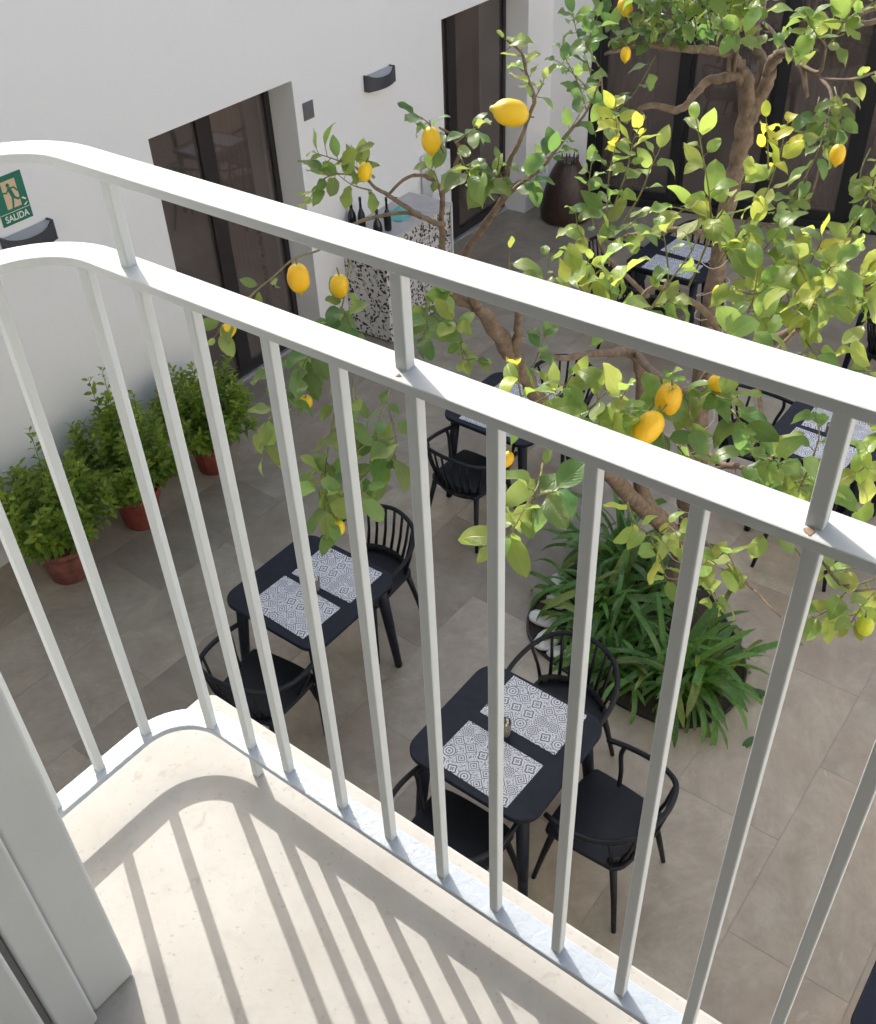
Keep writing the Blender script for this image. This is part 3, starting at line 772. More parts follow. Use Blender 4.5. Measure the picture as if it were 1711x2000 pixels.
def frame(pos, ydir, zhint, scale):
    y = Vector(ydir).normalized(); x = y.cross(Vector(zhint)); x = x.normalized() if x.length > 1e-4 else y.orthogonal().normalized(); z = x.cross(y)
    M = Matrix((x*scale, y*scale, z*scale)).transposed().to_4x4(); M.translation = pos; return M

def rvec(s=1.0): return Vector((random.gauss(0, s), random.gauss(0, s), random.gauss(0, s)))

# ------------------------------------------------ potted shrubs along the wall
sh_var = [leaf_mesh('leaf', 1.0, .46, .25+.1*(k % 3), .5+.25*(k % 4), None, 4, k) for k in range(6)]
def shrub(x, y, pr, ph, H, rad, n_sh, label, worn, seed):
    random.seed(seed); r = empty('potted_shrub', (x, y, 0), random.uniform(0, 6)); tag(r, label, 'potted plant', 'green shrubs in terracotta pots along the wall')
    bpy.context.view_layer.update()
    p = MB().lathe([(pr*.70, 0), (pr*.74, .01), (pr*.93, ph*.78), (pr*.93, ph*.80), (pr*1.03, ph*.81), (pr*1.05, ph), (pr*.95, ph), (pr*.90, ph*.90)], 36, (0,0,0), True, lambda a, z: 1+.006*math.sin(3*a+z*9)+.003*math.sin(11*a))
    p.build('pot', MAT['terracotta_worn' if worn else 'terracotta'], r)
    MB().lathe([(pr*.91, ph*.88), (pr*.5, ph*.9), (.01, ph*.91)], 20).build('soil', MAT['soil'], r)
    lv = Leaves(sh_var, MAT['shrub_leaf'], 300); st = MB(); rz = r.rotation_euler.z; MW = r.matrix_world
    for k in range(n_sh):
        a = random.uniform(0, 2*math.pi); q = math.sqrt(random.random()); 
        tall = random.random() < .14
        top = Vector((q*rad*math.cos(a), q*rad*math.sin(a), ph+(H-ph)*(1-.50*q**3)*random.uniform(.50, 1.0)*(1.14 if tall else .86)))
        b = Vector((.35*pr*math.cos(a)*q, .35*pr*math.sin(a)*q, ph*.9))
        midp = b.lerp(top, .55)+Vector((.09*math.cos(a)*q, .09*math.sin(a)*q, .02))+rvec(.015)
        pts = smooth_path([b, midp, top], 6); st.tube(pts, lerp_list([.0045, .0016], len(pts)), 4, False)
        shade = random.uniform(.75, 1.15); nl = random.randint(22, 32)
        for j in range(nl):
            t = .22+.78*j/(nl-1); i = min(int(t*(len(pts)-1)), len(pts)-2); ps = pts[i].lerp(pts[i+1], t*(len(pts)-1)-i); td = (pts[i+1]-pts[i]).normalized()
            an = j*2.4+a; side = td.orthogonal().normalized(); side = Matrix.Rotation(an, 3, td) @ side
            dr = (side*1.0+td*(.35+.5*t)+rvec(.18)+Vector((0, 0, .1))).normalized()
            sz = random.uniform(.052, .090)*(1.0 if t < .85 else .72)
            yg = max(0, t-.5)*random.uniform(.5, 1.8); tint = (shade*(.75+.9*yg), shade*(.85+.45*yg), shade*(.8+.1*yg))
            lv.add(MW @ frame(ps+dr*.006, dr, Vector((0, 0, 1))+rvec(.35), sz), tint)
    st.build('stems', MAT['green_stem'], r)
    lv.build(r)
    return r
shrub(-5.42, 2.56, .185, .30, 1.12, .43, 84, 'bushy green shrub in a weathered terracotta pot nearest the balcony', True, 11)
shrub(-5.45, 3.24, .175, .31, 1.16, .43, 86, 'bushy green shrub in a terracotta pot, middle of the row of three', False, 12)
shrub(-5.50, 4.02, .165, .27, 1.06, .41, 80, 'bushy green shrub in a red pot beside the first glass door', False, 13)

# ------------------------------------------------ tree pit with its rim, soil, pebbles and strap-leaved plants
random.seed(21)
pit = empty('tree_pit', (-1.85, 4.45, 0)); tag(pit, 'dark metal rimmed planting bed around the lemon tree base', 'planter')
ctl = [(-2.56, 4.25), (-2.52, 4.02), (-2.34, 3.84), (-1.95, 3.76), (-1.54, 3.74), (-1.30, 3.80), (-1.16, 3.98), (-1.13, 4.25), (-1.24, 4.52), (-1.50, 4.78), (-1.75, 4.98), (-2.05, 5.08), (-2.32, 5.02), (-2.48, 4.82), (-2.56, 4.52)]
cp = [Vector((x+1.85, y-4.45, 0)) for x, y in ctl]; cc = smooth_path(cp+[cp[0], cp[1]], 5)[:-5]
cc = cc[:-1] if (cc[0]-cc[-1]).length < 1e-3 else cc
MB().add([(p.x, p.y, .008) for p in cc], [tuple(range(len(cc)))[::-1] if False else tuple(range(len(cc)))]).build('soil', MAT['soil'], pit)
rim = MB(); rim.sweep([(p.x, p.y) for p in cc]+[(cc[0].x, cc[0].y)], .014, .0005, .022); rim.build('rim', MAT['steel_rim'], pit)
for i, (px, py, s) in enumerate([(-2.42, 4.06, .10), (-2.30, 3.92, .11), (-2.44, 4.24, .08), (-2.18, 3.88, .085), (-2.52, 4.42, .09)]):
    pb = MB().lathe([(.01, -.5), (.55, -.42), (.9, -.15), (1, .1), (.85, .38), (.45, .55), (.01, .6)], 14, (0,0,0), True, lambda a, z: 1+.12*math.sin(2*a+px*5)+.05*math.sin(5*a))
    o = pb.build('pebble', MAT['pebble'], None); o.location = (px, py, .008+.5*s*.55); o.scale = (s, s*.72, s*.55); o.rotation_euler = (.1, .05, i*1.3)
    tag(o, ['large white pebble at the left rim of the tree pit', 'white pebble near the chair-side rim of the tree pit', 'white pebble under leaves at the left rim', 'small white pebble behind the armchair at the pit edge', 'white pebble furthest back on the left rim'][i], 'pebble', 'white pebbles in the tree pit')

def strap_mesh(L, W, rise, droop, n=9):
    vs = []; uvs = []; x = 0.0; z = 0.0; ang = rise
    for i in range(n+1):
        t = i/n; wd = W*.5*(.6+.4*min(1, t*3))*(1-max(0, t-.86)/.14)**.5 if t < 1 else W*.06
        nx, nz = -math.sin(ang), math.cos(ang)
        vs += [(-wd, x, z), (0, x-nx*-.0, z-wd*.35), (wd, x, z)]; uvs += [(0, t), (.5, t), (1, t)]
        x += L/n*math.cos(ang); z += L/n*math.sin(ang); ang -= droop/n*(.5+1.0*t)
    fs = []
    for i in range(n):
        b = i*3; fs += [(b, b+1, b+4, b+3), (b+1, b+2, b+5, b+4)]
    return vs, fs, uvs
st_var = [strap_mesh(1.0, .050+.012*(k % 3), R_(72-6*k), R_(92+15*k)) for k in range(7)]
def agapanthus(x, y, n, L, label, seed):
    random.seed(seed); r = empty('strap_leaf_plant', (x, y, .008)); tag(r, label, 'plant', 'strap-leaved plants in the tree pit'); bpy.context.view_layer.update()
    lv = Leaves(st_var, MAT['strap_leaf'], 300)
    for k in range(n):
        a = k*2.39996+random.uniform(-.3, .3); q = random.random(); sub = Vector((random.gauss(0, .10), random.gauss(0, .10), 0))
        s = L*random.uniform(.55, 1.12); up = Vector((math.cos(a), math.sin(a), random.uniform(-.12, .25)))
        x_ = Vector((-math.sin(a), math.cos(a), 0)); 
        M = Matrix((x_*s*random.uniform(.85, 1.15), Vector((math.cos(a), math.sin(a), 0))*s, Vector((0, 0, 1))*s)).transposed().to_4x4()
        M = Matrix.Translation(Vector((x, y, .01))+sub) @ Matrix.Rotation(random.uniform(-.32, .32), 4, 'X') @ Matrix.Rotation(random.uniform(-.28, .28), 4, 'Y') @ M
        t = random.uniform(.6, 1.25); yel = 1.0 if random.random() < .88 else 1.7
        lv.items.append((M, (t*yel, t, t*.9), random.choice([0, 1, 2, 2, 3, 3, 4, 4, 5, 6])))
    lv.build(r, 'leaf', 'foliage'); return r
agapanthus(-1.43, 4.12, 140, .60, 'dark green strap-leaved clump at the right end of the tree pit', 31)
agapanthus(-1.82, 4.02, 90, .52, 'dark green strap-leaved clump in the front middle of the tree pit', 32)
agapanthus(-2.12, 4.34, 110, .60, 'dark green strap-leaved clump left of the trunk behind the armchair', 33)
agapanthus(-2.26, 4.82, 95, .62, 'dark green strap-leaved clump at the far left end of the tree pit', 34)

# ------------------------------------------------ lemon tree
random.seed(5)
tr = empty('lemon_tree', (-1.81, 4.65, 0)); tag(tr, 'large lemon tree with sunlit leaves and yellow fruit rising from the tree pit', 'tree')
bpy.context.view_layer.update(); TI = tr.matrix_world.inverted()
def W_(x, y, z): return Vector((x, y, z))
trunk = MB(); limbs = MB(); twigs = MB()
def tube_path(mb, pts, rads, sub=5, n=9, jit=.0):
    sp_ = smooth_path(pts, sub); rr = lerp_list(rads, len(sp_))
    if jit: sp_ = [p+rvec(jit*r_) if 0 < i < len(sp_)-1 else p for i, (p, r_) in enumerate(zip(sp_, rr))]; rr = [r_*random.uniform(1-.10, 1+.10) for r_ in rr]
    mb.tube([TI @ p for p in sp_], rr, n); return sp_
tz = [(0, .100), (.25, .082), (.6, .078), (1.0, .068), (1.6, .055), (2.2, .046), (2.7, .042), (3.0, .041), (3.16, .043), (3.26, .034)]
tp = [W_(-1.81+.025*math.sin(z*2.1), 4.65+.02*math.sin(z*1.7+1), z) for z, r_ in tz]
tube_path(trunk, tp, [r_ for z, r_ in tz], 5, 14, .10)
def L(*pts): return [at(*p) for p in pts]
FK = tp[-2]
LIMBS = [
 ([FK]+L((1500,160,5.20),(1502,135,5.18),(1518,109,5.15),(1534,103,5.10),(1563,126,5.0),(1577,189,4.95)), [.044,.038,.034,.030,.024,.017,.010]),
 ([FK]+L((1491,130,5.25),(1479,98,5.25),(1476,58,5.25),(1488,15,5.3),(1510,-60,5.3)), [.034,.030,.027,.024,.020,.012]),
 ([FK]+L((1461,165,5.15),(1448,133,5.12),(1434,108,5.1),(1400,100,5.05),(1356,96,5.0),(1251,89,4.9),(1181,106,4.85)), [.040,.034,.028,.026,.024,.021,.017,.008]),
 ([FK]+L((1448,153,5.15),(1420,151,5.1),(1384,158,5.1),(1356,186,5.05),(1328,214,5.0),(1279,207,4.95),(1248,214,4.9),(1262,231,4.9)), [.036,.030,.027,.025,.022,.020,.017,.012,.008]),
 (L((1425,145,5.1),(1427,95,5.1),(1432,45,5.1),(1440,-20,5.1)), [.014,.013,.010,.006]),
 (L((1433,140,5.1),(1440,90,5.05),(1436,50,5.0),(1420,10,5.0)), [.012,.011,.008,.005]),
 (L((1534,103,5.10),(1512,66,5.15),(1490,45,5.2)), [.014,.012,.010]),
 (L((1563,126,5.0),(1600,140,4.8),(1612,95,4.7),(1606,80,4.6)), [.012,.009,.007,.005]),
 (L((1570,130,5.0),(1605,155,4.8),(1625,200,4.6),(1600,330,4.4),(1570,420,4.3)), [.012,.010,.008,.006,.004]),
 (L((1605,155,4.8),(1660,155,4.7),(1711,140,4.6),(1790,110,4.5)), [.009,.007,.005,.004]),
 (L((1800,20,4.5),(1711,42,4.5),(1668,44,4.5),(1640,40,4.5)), [.016,.013,.010,.006]),
 (L((1800,-10,4.6),(1700,20,4.6),(1670,36,4.6)), [.012,.010,.006]),
 # stem leaning left
 ([tp[2]+Vector((-.02,-.02,.02))]+L((1246,985,5.95),(1190,920,5.5),(1110,845,5.05),(1040,760,4.7),(996,690,4.5),(945,612,4.3),(890,578,4.2),(868,520,4.05),(862,440,3.9),(866,372,3.8)), [.070,.062,.056,.052,.049,.045,.038,.026,.018,.014,.010]),
 ([tp[2]+Vector((.0,-.03,.0))]+L((1262,975,6.0),(1252,860,5.6),(1254,760,5.3),(1242,692,5.1),(1180,690,4.8),(1111,698,4.6),(1060,702,4.5)), [.062,.056,.050,.043,.034,.022,.018,.012]),
 (L((930,600,4.25),(905,512,3.9),(953,431,3.6),(985,386,3.45)), [.026,.020,.016,.014]),
 (L((1005,690,4.5),(1012,640,4.4),(1010,600,4.3)), [.030,.024,.014]),
 (L((866,438,3.9),(848,435,3.8),(810,415,3.7),(767,386,3.6),(732,365,3.5),(700,330,3.45)), [.014,.012,.010,.009,.007,.004]),
 (L((848,435,3.8),(795,415,3.72),(725,426,3.6),(683,442,3.55),(640,470,3.5)), [.011,.009,.008,.006,.004]),
 (L((760,379,3.58),(795,347,3.55),(830,344,3.6),(858,365,3.7),(866,400,3.8)), [.006,.007,.008,.009,.010]),
 (L((867,365,3.8),(883,337,3.7),(897,298,3.6),(883,266,3.55),(858,249,3.5)), [.010,.008,.007,.006,.004]),
 (L((985,386,3.45),(976,350,3.4),(968,330,3.4)), [.013,.014,.006]),
 (L((985,386,3.45),(1034,347,3.4),(1069,315,3.4),(1111,259,3.4),(1146,217,3.4),(1175,150,3.4)), [.010,.008,.007,.006,.005,.003]),
 (L((985,370,3.42),(996,315,3.3),(1016,273,3.2),(1034,224,3.15),(1044,193,3.1),(1027,140,3.1),(1020,105,3.1),(988,77,3.1)), [.011,.010,.008,.007,.007,.005,.004,.002]),
 # near right branches
 (L((1242,692,5.1),(1300,745,4.2),(1360,760,3.6),(1400,640,3.2),(1290,560,3.0),(1240,600,2.9)), [.022,.020,.017,.012,.009,.006]),
 (L((1380,700,4.9),(1450,690,3.8),(1560,640,3.2),(1640,600,3.0),(1711,560,2.9),(1780,520,2.9)), [.026,.022,.018,.015,.012,.010]),
 (L((1265,580,4.0),(1190,505,3.9),(1170,460,3.9),(1190,420,3.9)), [.013,.011,.009,.006]),
 (L((1430,480,3.5),(1370,452,3.4),(1290,450,3.5),(1220,462,3.8)), [.010,.011,.011,.009]),
 (L((1300,745,4.2),(1350,900,3.6),(1440,910,3.3),(1480,940,3.2)), [.015,.013,.010,.007]),
 (L((1440,910,3.3),(1400,900,3.4),(1330,820,3.6)), [.012,.011,.010]),
 (L((1330,1010,3.9),(1430,1110,3.5),(1480,1160,3.3),(1525,1205,3.2)), [.006,.006,.005,.003]),
 (L((1560,640,3.2),(1480,760,3.1),(1560,1000,2.9),(1640,1140,2.8),(1711,1150,2.8)), [.010,.009,.007,.005,.004]),
]
for pts, rads in LIMBS:
    big = rads[0] > .02
    tube_path(limbs, pts, [r_*.82 for r_ in rads], 5, 10 if big else 7, .14)
# thorns and knots
for pts, rads in LIMBS:
    for k in range(len(pts)-1):
        if random.random() < .6:
            p = pts[k].lerp(pts[k+1], random.random()); d = rvec(1).normalized()
            limbs.tube([TI @ p, TI @ (p+d*(rads[k]+.018))], [.0035, .0005], 5)
trunk.build('trunk', MAT['bark'], tr); limbs.build('limbs', MAT['bark'], tr)

lm_var = []
for k in range(9):
    lm_var.append(leaf_mesh('leaf', 1.0, .54+.06*(k % 3), .14+.13*(k % 3), [-.5, .35, .9, 1.3, .15, .6, 1.1, -.2, 1.8][k], None, 7, k, 1, .07+.04*(k % 3)))
lv = Leaves(lm_var, MAT['lemon_leaf'], 300)
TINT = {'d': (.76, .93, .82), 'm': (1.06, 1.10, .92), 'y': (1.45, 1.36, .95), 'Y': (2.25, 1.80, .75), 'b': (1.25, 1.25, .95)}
def sprig(pts, n, size, tint='m', spread=1.0, droop=0.0, tipy=None, rad=.0032, start=.12, out=.55):
    P_ = L(*pts); sp_ = smooth_path(P_, 5); k = len(sp_)
    if n > 5: n = max(5, int(n*.88))
    twigs.tube([TI @ p for p in sp_], lerp_list([rad, rad*.4], k), 5)
    ph = random.uniform(0, 6)
    for j in range(n):
        t = start+(1-start)*(j/(max(1, n-1)))**.95; t = min(.999, max(0, t+random.uniform(-.03, .03))); f = t*(k-1); i = int(f)
        ps = sp_[i].lerp(sp_[min(i+1, k-1)], f-i); td = (sp_[min(i+1, k-1)]-sp_[max(0, i-1)]).normalized()
        side = Matrix.Rotation(ph+j*2.4+random.uniform(-.4, .4), 3, td) @ td.orthogonal().normalized()
        dr = side*spread+td*(out if j < n-1 else 1.6)+Vector((0, 0, -droop))+rvec(.16); dr.normalize()
        if j == n-1: dr = (td+rvec(.25)).normalized()
        nh = Vector((0, 0, 1))+rvec(.42)+(CAM-ps).normalized()*.25
        s = 1.02*size*random.choice((.55, .75, .85, .95, 1.0, 1.1, 1.2))*(.80 if t > .9 else 1)
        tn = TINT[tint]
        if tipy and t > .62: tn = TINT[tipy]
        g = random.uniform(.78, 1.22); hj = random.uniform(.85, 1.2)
        stalk = .008+.010*random.random(); pe = ps+dr*stalk
        twigs.tube([TI @ ps, TI @ (pe+dr*.004)], [.0014, .0011], 4, False)
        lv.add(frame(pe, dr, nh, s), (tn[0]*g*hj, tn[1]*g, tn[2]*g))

S = sprig
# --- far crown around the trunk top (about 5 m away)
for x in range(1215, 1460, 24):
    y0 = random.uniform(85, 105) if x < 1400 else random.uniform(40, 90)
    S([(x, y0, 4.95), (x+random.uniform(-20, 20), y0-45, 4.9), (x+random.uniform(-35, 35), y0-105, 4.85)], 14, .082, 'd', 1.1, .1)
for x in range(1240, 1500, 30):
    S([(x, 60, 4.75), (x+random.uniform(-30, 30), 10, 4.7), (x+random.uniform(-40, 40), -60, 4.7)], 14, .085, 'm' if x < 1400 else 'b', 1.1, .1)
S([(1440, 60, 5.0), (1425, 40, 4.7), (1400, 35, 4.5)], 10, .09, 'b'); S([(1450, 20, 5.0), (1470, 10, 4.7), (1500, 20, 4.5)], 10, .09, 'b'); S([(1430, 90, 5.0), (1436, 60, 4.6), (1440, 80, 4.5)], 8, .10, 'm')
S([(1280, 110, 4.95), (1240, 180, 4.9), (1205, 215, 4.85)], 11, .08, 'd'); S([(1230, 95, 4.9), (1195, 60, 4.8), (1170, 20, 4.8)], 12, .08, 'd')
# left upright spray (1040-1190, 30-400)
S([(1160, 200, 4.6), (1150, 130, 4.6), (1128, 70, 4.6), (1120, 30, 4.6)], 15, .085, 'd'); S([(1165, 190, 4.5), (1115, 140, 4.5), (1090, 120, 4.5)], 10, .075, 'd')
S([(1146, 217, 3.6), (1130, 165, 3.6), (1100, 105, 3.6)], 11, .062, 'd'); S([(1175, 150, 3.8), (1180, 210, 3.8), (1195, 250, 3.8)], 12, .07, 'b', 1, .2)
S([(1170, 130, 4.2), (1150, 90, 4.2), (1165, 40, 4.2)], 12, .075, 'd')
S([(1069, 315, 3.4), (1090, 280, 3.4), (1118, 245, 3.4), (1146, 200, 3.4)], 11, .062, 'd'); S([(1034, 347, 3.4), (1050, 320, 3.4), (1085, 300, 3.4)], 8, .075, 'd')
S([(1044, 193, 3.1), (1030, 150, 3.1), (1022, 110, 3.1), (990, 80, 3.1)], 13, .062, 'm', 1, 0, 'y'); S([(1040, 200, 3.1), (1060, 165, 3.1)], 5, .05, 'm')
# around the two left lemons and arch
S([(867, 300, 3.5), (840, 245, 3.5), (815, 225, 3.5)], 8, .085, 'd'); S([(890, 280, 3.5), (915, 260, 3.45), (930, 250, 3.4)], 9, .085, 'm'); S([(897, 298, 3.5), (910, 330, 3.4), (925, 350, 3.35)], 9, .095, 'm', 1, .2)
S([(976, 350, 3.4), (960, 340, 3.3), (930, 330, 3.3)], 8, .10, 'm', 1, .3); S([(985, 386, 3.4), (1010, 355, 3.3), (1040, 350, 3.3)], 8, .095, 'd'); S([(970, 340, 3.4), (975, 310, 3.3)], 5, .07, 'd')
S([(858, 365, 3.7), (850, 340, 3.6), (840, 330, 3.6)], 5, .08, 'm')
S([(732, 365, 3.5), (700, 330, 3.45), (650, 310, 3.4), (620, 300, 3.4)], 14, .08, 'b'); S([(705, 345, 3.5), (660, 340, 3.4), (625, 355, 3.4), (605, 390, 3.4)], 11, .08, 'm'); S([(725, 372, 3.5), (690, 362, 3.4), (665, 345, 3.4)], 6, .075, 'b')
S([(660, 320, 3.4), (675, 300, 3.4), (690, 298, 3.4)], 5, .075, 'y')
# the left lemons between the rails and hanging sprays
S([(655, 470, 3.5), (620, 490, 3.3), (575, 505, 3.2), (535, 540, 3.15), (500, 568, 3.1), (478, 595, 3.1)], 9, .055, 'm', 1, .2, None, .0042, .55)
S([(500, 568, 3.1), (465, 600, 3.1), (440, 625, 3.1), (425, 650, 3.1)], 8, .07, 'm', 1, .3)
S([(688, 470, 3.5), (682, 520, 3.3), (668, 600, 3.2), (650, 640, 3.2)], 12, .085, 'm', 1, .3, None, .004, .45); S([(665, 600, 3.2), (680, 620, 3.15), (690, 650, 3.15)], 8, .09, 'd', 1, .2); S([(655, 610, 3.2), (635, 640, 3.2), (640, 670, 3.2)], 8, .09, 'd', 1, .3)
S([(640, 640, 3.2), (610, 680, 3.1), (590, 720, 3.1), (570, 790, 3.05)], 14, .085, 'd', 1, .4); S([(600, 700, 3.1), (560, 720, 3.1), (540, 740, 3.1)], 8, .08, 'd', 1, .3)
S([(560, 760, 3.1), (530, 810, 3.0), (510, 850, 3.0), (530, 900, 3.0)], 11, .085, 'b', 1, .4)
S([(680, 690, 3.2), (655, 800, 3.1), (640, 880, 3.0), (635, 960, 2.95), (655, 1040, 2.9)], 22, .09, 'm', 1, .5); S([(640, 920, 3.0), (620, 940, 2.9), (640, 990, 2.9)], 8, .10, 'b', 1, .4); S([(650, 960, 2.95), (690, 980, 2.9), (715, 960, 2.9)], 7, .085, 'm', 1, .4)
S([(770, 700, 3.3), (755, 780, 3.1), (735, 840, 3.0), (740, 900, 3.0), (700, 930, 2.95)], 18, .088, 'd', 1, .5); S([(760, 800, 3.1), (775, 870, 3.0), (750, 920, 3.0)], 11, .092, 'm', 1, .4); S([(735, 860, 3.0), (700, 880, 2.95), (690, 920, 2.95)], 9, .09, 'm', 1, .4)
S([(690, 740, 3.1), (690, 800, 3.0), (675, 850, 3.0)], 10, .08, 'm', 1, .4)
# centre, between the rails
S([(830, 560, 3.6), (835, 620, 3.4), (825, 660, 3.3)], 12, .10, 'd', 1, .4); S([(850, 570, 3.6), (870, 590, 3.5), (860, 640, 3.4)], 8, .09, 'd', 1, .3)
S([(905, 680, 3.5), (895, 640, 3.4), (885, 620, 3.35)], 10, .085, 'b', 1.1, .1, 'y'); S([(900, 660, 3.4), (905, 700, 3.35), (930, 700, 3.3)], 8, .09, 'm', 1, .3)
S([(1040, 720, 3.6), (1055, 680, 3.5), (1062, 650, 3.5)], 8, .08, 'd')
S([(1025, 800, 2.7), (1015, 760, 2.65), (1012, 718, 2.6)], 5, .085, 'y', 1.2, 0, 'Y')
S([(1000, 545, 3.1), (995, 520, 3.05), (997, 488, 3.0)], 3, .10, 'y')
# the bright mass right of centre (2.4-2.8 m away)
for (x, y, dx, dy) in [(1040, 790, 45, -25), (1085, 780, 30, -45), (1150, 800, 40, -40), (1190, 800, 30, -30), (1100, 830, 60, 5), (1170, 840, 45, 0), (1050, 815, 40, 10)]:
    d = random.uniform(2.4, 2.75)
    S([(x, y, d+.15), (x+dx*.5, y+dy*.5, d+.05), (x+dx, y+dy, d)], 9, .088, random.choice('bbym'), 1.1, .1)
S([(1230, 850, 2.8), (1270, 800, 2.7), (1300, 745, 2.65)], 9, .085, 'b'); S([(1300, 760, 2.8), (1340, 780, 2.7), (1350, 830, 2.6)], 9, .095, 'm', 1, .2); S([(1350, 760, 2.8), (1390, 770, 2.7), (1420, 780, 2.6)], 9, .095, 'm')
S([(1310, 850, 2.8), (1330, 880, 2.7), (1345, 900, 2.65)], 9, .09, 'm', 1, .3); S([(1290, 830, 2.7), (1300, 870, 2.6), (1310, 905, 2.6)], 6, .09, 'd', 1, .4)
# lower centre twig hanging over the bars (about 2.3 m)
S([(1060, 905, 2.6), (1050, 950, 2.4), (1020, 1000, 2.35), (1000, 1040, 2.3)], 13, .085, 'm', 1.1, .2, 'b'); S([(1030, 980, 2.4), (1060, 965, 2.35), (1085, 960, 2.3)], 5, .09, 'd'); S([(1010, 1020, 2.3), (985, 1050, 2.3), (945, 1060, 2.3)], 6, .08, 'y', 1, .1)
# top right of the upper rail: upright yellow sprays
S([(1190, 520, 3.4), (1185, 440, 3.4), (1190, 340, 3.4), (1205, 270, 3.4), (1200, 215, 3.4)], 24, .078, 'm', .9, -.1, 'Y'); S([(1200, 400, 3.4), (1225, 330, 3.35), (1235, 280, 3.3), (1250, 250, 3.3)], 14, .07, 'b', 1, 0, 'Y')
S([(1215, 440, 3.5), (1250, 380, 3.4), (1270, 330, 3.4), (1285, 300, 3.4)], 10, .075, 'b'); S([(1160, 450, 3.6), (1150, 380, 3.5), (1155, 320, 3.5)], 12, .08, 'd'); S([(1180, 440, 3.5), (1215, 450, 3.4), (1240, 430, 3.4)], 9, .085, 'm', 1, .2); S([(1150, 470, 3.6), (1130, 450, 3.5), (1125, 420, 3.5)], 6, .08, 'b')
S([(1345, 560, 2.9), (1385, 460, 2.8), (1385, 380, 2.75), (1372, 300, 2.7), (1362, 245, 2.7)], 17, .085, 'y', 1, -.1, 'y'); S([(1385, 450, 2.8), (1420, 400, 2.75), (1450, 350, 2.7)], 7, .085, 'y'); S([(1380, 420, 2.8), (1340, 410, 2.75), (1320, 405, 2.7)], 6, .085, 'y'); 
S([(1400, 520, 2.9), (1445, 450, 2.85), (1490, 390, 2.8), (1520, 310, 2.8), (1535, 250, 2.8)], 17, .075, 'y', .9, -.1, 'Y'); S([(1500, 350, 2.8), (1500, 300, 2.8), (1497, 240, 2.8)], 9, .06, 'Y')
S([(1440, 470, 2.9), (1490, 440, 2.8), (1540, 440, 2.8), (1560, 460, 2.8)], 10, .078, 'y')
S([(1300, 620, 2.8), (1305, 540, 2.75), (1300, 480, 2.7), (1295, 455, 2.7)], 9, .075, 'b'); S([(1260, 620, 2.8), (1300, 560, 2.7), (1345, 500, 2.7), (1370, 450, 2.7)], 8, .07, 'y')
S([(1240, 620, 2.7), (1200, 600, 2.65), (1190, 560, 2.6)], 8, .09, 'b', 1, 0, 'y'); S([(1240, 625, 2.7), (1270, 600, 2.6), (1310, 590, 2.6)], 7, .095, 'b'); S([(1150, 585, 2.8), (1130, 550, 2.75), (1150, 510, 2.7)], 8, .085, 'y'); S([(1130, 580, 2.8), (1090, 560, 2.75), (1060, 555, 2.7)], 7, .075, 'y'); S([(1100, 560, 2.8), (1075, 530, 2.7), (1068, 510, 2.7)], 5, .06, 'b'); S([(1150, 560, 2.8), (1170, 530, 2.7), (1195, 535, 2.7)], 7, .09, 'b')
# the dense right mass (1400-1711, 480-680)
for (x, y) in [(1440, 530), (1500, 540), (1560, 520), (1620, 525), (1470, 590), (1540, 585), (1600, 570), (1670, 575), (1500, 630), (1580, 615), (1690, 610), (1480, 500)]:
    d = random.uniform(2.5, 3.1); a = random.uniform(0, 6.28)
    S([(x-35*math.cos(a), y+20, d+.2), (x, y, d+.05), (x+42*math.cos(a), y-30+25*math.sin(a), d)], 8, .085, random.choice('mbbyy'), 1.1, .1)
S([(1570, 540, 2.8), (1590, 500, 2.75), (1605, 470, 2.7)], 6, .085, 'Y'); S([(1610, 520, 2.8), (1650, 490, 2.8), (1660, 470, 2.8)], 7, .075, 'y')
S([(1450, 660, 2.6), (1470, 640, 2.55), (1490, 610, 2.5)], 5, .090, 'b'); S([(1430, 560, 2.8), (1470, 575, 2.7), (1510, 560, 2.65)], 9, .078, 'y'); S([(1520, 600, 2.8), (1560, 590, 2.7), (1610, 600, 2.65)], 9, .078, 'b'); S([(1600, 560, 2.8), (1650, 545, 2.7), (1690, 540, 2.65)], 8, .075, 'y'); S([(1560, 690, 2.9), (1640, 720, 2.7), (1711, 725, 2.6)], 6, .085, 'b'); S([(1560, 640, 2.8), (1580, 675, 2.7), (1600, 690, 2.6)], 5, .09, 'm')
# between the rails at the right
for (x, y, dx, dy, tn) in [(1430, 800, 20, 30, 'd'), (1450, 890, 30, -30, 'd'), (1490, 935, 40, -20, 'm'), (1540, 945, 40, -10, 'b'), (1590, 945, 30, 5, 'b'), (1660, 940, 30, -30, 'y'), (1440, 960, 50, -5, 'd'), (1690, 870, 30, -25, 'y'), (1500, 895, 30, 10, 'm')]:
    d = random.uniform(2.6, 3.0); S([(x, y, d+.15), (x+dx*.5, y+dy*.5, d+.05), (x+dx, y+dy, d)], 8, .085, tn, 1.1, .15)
S([(1560, 960, 2.7), (1585, 900, 2.65), (1600, 850, 2.6), (1592, 810, 2.6)], 9, .062, 'd')
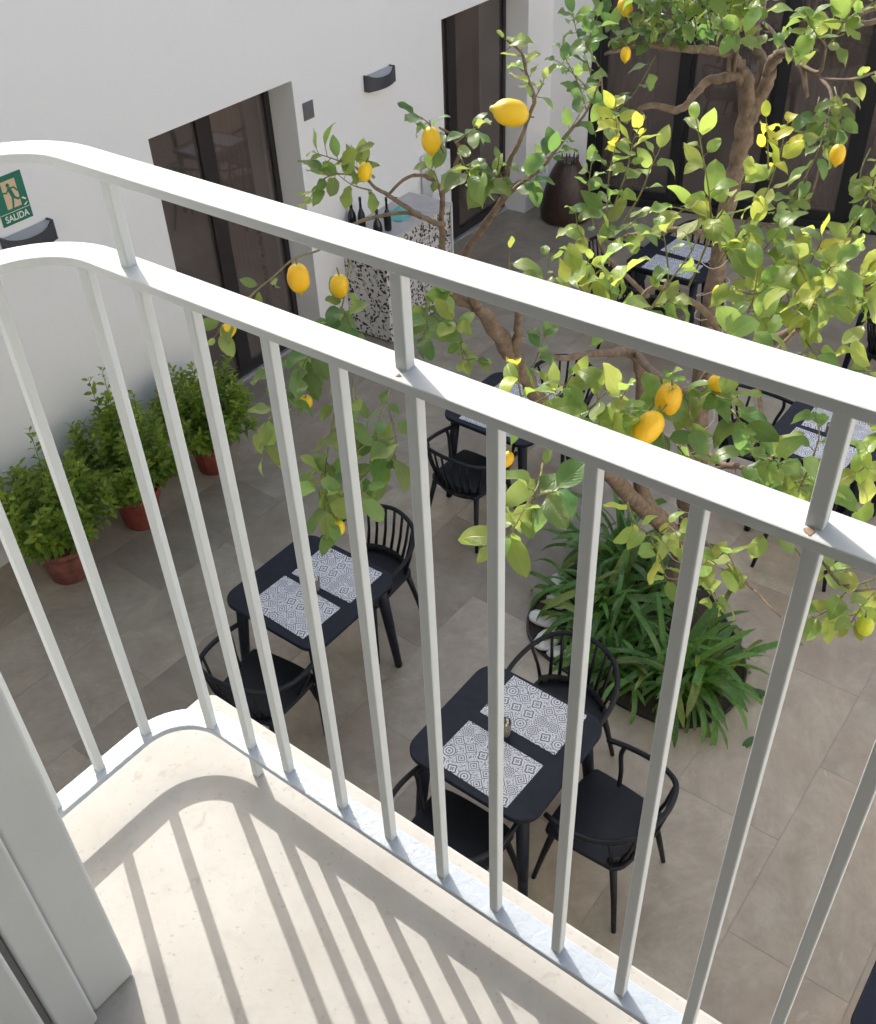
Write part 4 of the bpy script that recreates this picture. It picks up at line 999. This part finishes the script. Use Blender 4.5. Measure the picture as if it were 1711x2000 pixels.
# low right twigs
S([(1225, 980, 3.4), (1240, 1020, 3.3), (1265, 1040, 3.25), (1300, 1050, 3.2)], 11, .085, 'y', 1, .2); S([(1290, 1040, 3.2), (1310, 1030, 3.15), (1330, 1060, 3.1)], 7, .08, 'y'); S([(1270, 1050, 3.25), (1290, 1090, 3.2), (1300, 1130, 3.15)], 8, .085, 'y', 1, .3)
S([(1340, 1080, 3.2), (1380, 1090, 3.1), (1410, 1110, 3.0)], 10, .085, 'y', 1, .2); S([(1360, 1120, 3.2), (1385, 1150, 3.1), (1400, 1180, 3.1)], 10, .085, 'b', 1, .4); S([(1400, 1090, 3.1), (1420, 1080, 3.0), (1440, 1120, 3.0)], 6, .075, 'y')
S([(1711, 1130, 2.9), (1660, 1150, 2.9), (1620, 1190, 2.85), (1580, 1210, 2.85)], 13, .08, 'b', 1, .3); S([(1711, 1150, 2.9), (1680, 1190, 2.85), (1660, 1220, 2.8)], 10, .085, 'y', 1, .4); S([(1700, 1110, 2.9), (1660, 1110, 2.85), (1620, 1120, 2.8)], 6, .075, 'y')
S([(1480, 1030, 3.3), (1530, 1055, 3.2), (1560, 1080, 3.1), (1570, 1110, 3.1)], 9, .085, 'm', 1, .5); S([(1590, 990, 2.9), (1640, 1020, 2.8), (1690, 1040, 2.8)], 6, .075, 'y')
# hanging sprays at the upper right
S([(1625, 200, 4.6), (1615, 230, 4.4), (1600, 290, 4.3), (1560, 370, 4.2), (1540, 420, 4.2)], 24, .088, 'm', 1, .4); S([(1630, 170, 4.6), (1640, 220, 4.4), (1625, 280, 4.3)], 15, .09, 'm', 1, .4); S([(1600, 190, 4.6), (1590, 240, 4.5), (1585, 270, 4.4)], 10, .085, 'd', 1, .3)
S([(1700, 290, 4.4), (1680, 340, 4.3), (1690, 400, 4.2), (1660, 450, 4.2), (1630, 465, 4.2)], 20, .085, 'm', 1, .4); S([(1711, 330, 4.4), (1700, 370, 4.2), (1705, 420, 4.2)], 12, .085, 'b', 1, .3); S([(1580, 380, 4.3), (1540, 400, 4.2), (1520, 410, 4.2)], 8, .08, 'm', 1, .3)
S([(1606, 80, 4.4), (1590, 60, 4.3), (1575, 30, 4.3)], 12, .10, 'b'); S([(1612, 95, 4.4), (1640, 60, 4.3), (1660, 25, 4.3)], 13, .10, 'b'); S([(1600, 100, 4.4), (1580, 90, 4.4), (1560, 70, 4.4)], 9, .095, 'm'); S([(1650, 40, 4.4), (1690, 15, 4.3), (1720, 0, 4.3)], 11, .09, 'y'); S([(1660, 155, 4.6), (1690, 150, 4.5), (1730, 130, 4.5)], 7, .07, 'b')
S([(1540, 100, 5.0), (1520, 70, 4.9), (1490, 60, 4.8)], 8, .075, 'm')
twigs.build('twigs', MAT['twig'], tr)
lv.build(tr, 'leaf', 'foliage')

# lemons
lp_ = MB().lathe([(.004, -1.20), (.09, -1.18), (.155, -1.10), (.19, -1.02), (.26, -.94), (.42, -.83), (.60, -.60), (.70, -.30), (.72, .02), (.69, .32), (.58, .62), (.42, .82), (.25, .93), (.12, .98), (.05, .97)], 22, (0,0,0), True, lambda a, z: 1+.025*math.sin(3*a+2*z)+.015*math.sin(7*a-3*z))
lemon_me = lp_.mesh('lemon', MAT['lemon'])
def lemon(px, py, d, ln, axis=(0, 0, 1), col=(1, 1, 1), parent=tr):
    o = bpy.data.objects.new('lemon', lemon_me); C.objects.link(o); o.parent = parent
    z = Vector(axis).normalized(); q_ = z.to_track_quat('Z', 'Y').to_matrix().to_4x4()
    p = at(px, py, d); s = ln/2.1
    o.matrix_basis = TI @ Matrix.Translation(p) @ q_ @ Matrix.Rotation(random.uniform(0, 6), 4, 'Z') @ Matrix.Diagonal((s, s, s, 1)); g_ = random.uniform(.90, 1.06); o.color = (col[0]*g_, col[1]*g_*random.uniform(.96, 1.10), col[2], 1)
    top = p+z*s*.96
    MB().tube([TI @ top, TI @ (top+z*.02+rvec(.004))], [.0030, .0022], 5).build('fruit_stalk', MAT['twig'], o).matrix_parent_inverse = o.matrix_basis.inverted()
    return o
lemon(998, 220, 3.05, .108, RX*1.0+RD*.22); lemon(842, 274, 3.45, .092); lemon(713, 335, 3.4, .066, (.2, .1, 1))
lemon(583, 543, 3.15, .098); lemon(663, 558, 3.2, .082, (.1, 0, 1)); lemon(446, 645, 3.1, .062, (.5, .3, .6), (.95, 1.0, 1)); lemon(598, 785, 3.1, .058, (.3, -.3, .8))
lemon(660, 1030, 2.95, .06, (0, 0, 1), (.75, 1.05, 1)); lemon(990, 897, 2.6, .050, (.3, .2, 1)); lemon(1266, 835, 2.55, .098, RX*.5-RD*.6); lemon(1306, 780, 2.6, .095, (.1, 0, 1)); lemon(1408, 748, 2.7, .07, (1, .3, .2))
lemon(1221, 14, 4.75, .085, RX*-.4-RD); lemon(1222, 106, 4.7, .064); lemon(1636, 302, 4.2, .082); lemon(1403, 572, 3.6, .06, (0, 0, 1), (.75, 1.05, .9)); lemon(1690, 1222, 2.8, .062, (-.2, 0, 1), (.62, 1.08, 1.6)); lemon(1580, 590, 2.75, .045, (0,0,1), (.8, 1.0, .9))

# string of fairy lights wound round the trunk
fw = empty('light_string', (-1.81, 4.65, 0)); tag(fw, 'thin pale wire light string wound round the lemon trunk', 'string lights')
w = MB(); pts = []
for i in range(220):
    t = i/219; z = .25+2.4*t; a = t*2*math.pi*17+.6*math.sin(t*31); r_ = .092-.028*t+.012*abs(math.sin(i*.9))
    pts.append((.025*math.sin(z*2.1)+r_*math.cos(a), .02*math.sin(z*1.7+1)+r_*math.sin(a), z+.02*math.sin(i*.7)))
w.tube(pts, .0022, 4); w.build('cable', MAT['wire'], fw)

# a few fallen leaves on the tiles
random.seed(77)
fv = finish_leafmesh('fallen_leaf', *leaf_mesh('leaf', 1.0, .42, .25, .6, None, 5, 3), MAT['lemon_leaf'])
FL = [(-.98, 4.30, 'fallen green leaf on the tiles right of the tree pit'), (-.92, 3.98, 'fallen green leaf by the tree pit, nearer the balcony'), (-2.0, 6.0, 'fallen leaf on the floor behind the lemon trunk')]
for x, y, lab in FL:
    o = bpy.data.objects.new('fallen_leaf', fv); C.objects.link(o); o.location = (x, y, .012); o.rotation_euler = (random.uniform(-.1, .1), random.uniform(-.1, .1), random.uniform(0, 6)); o.scale = (.11, .13, .11); o.color = (.5, .7, .7, 1)
    tag(o, lab, 'leaf', 'fallen leaves')
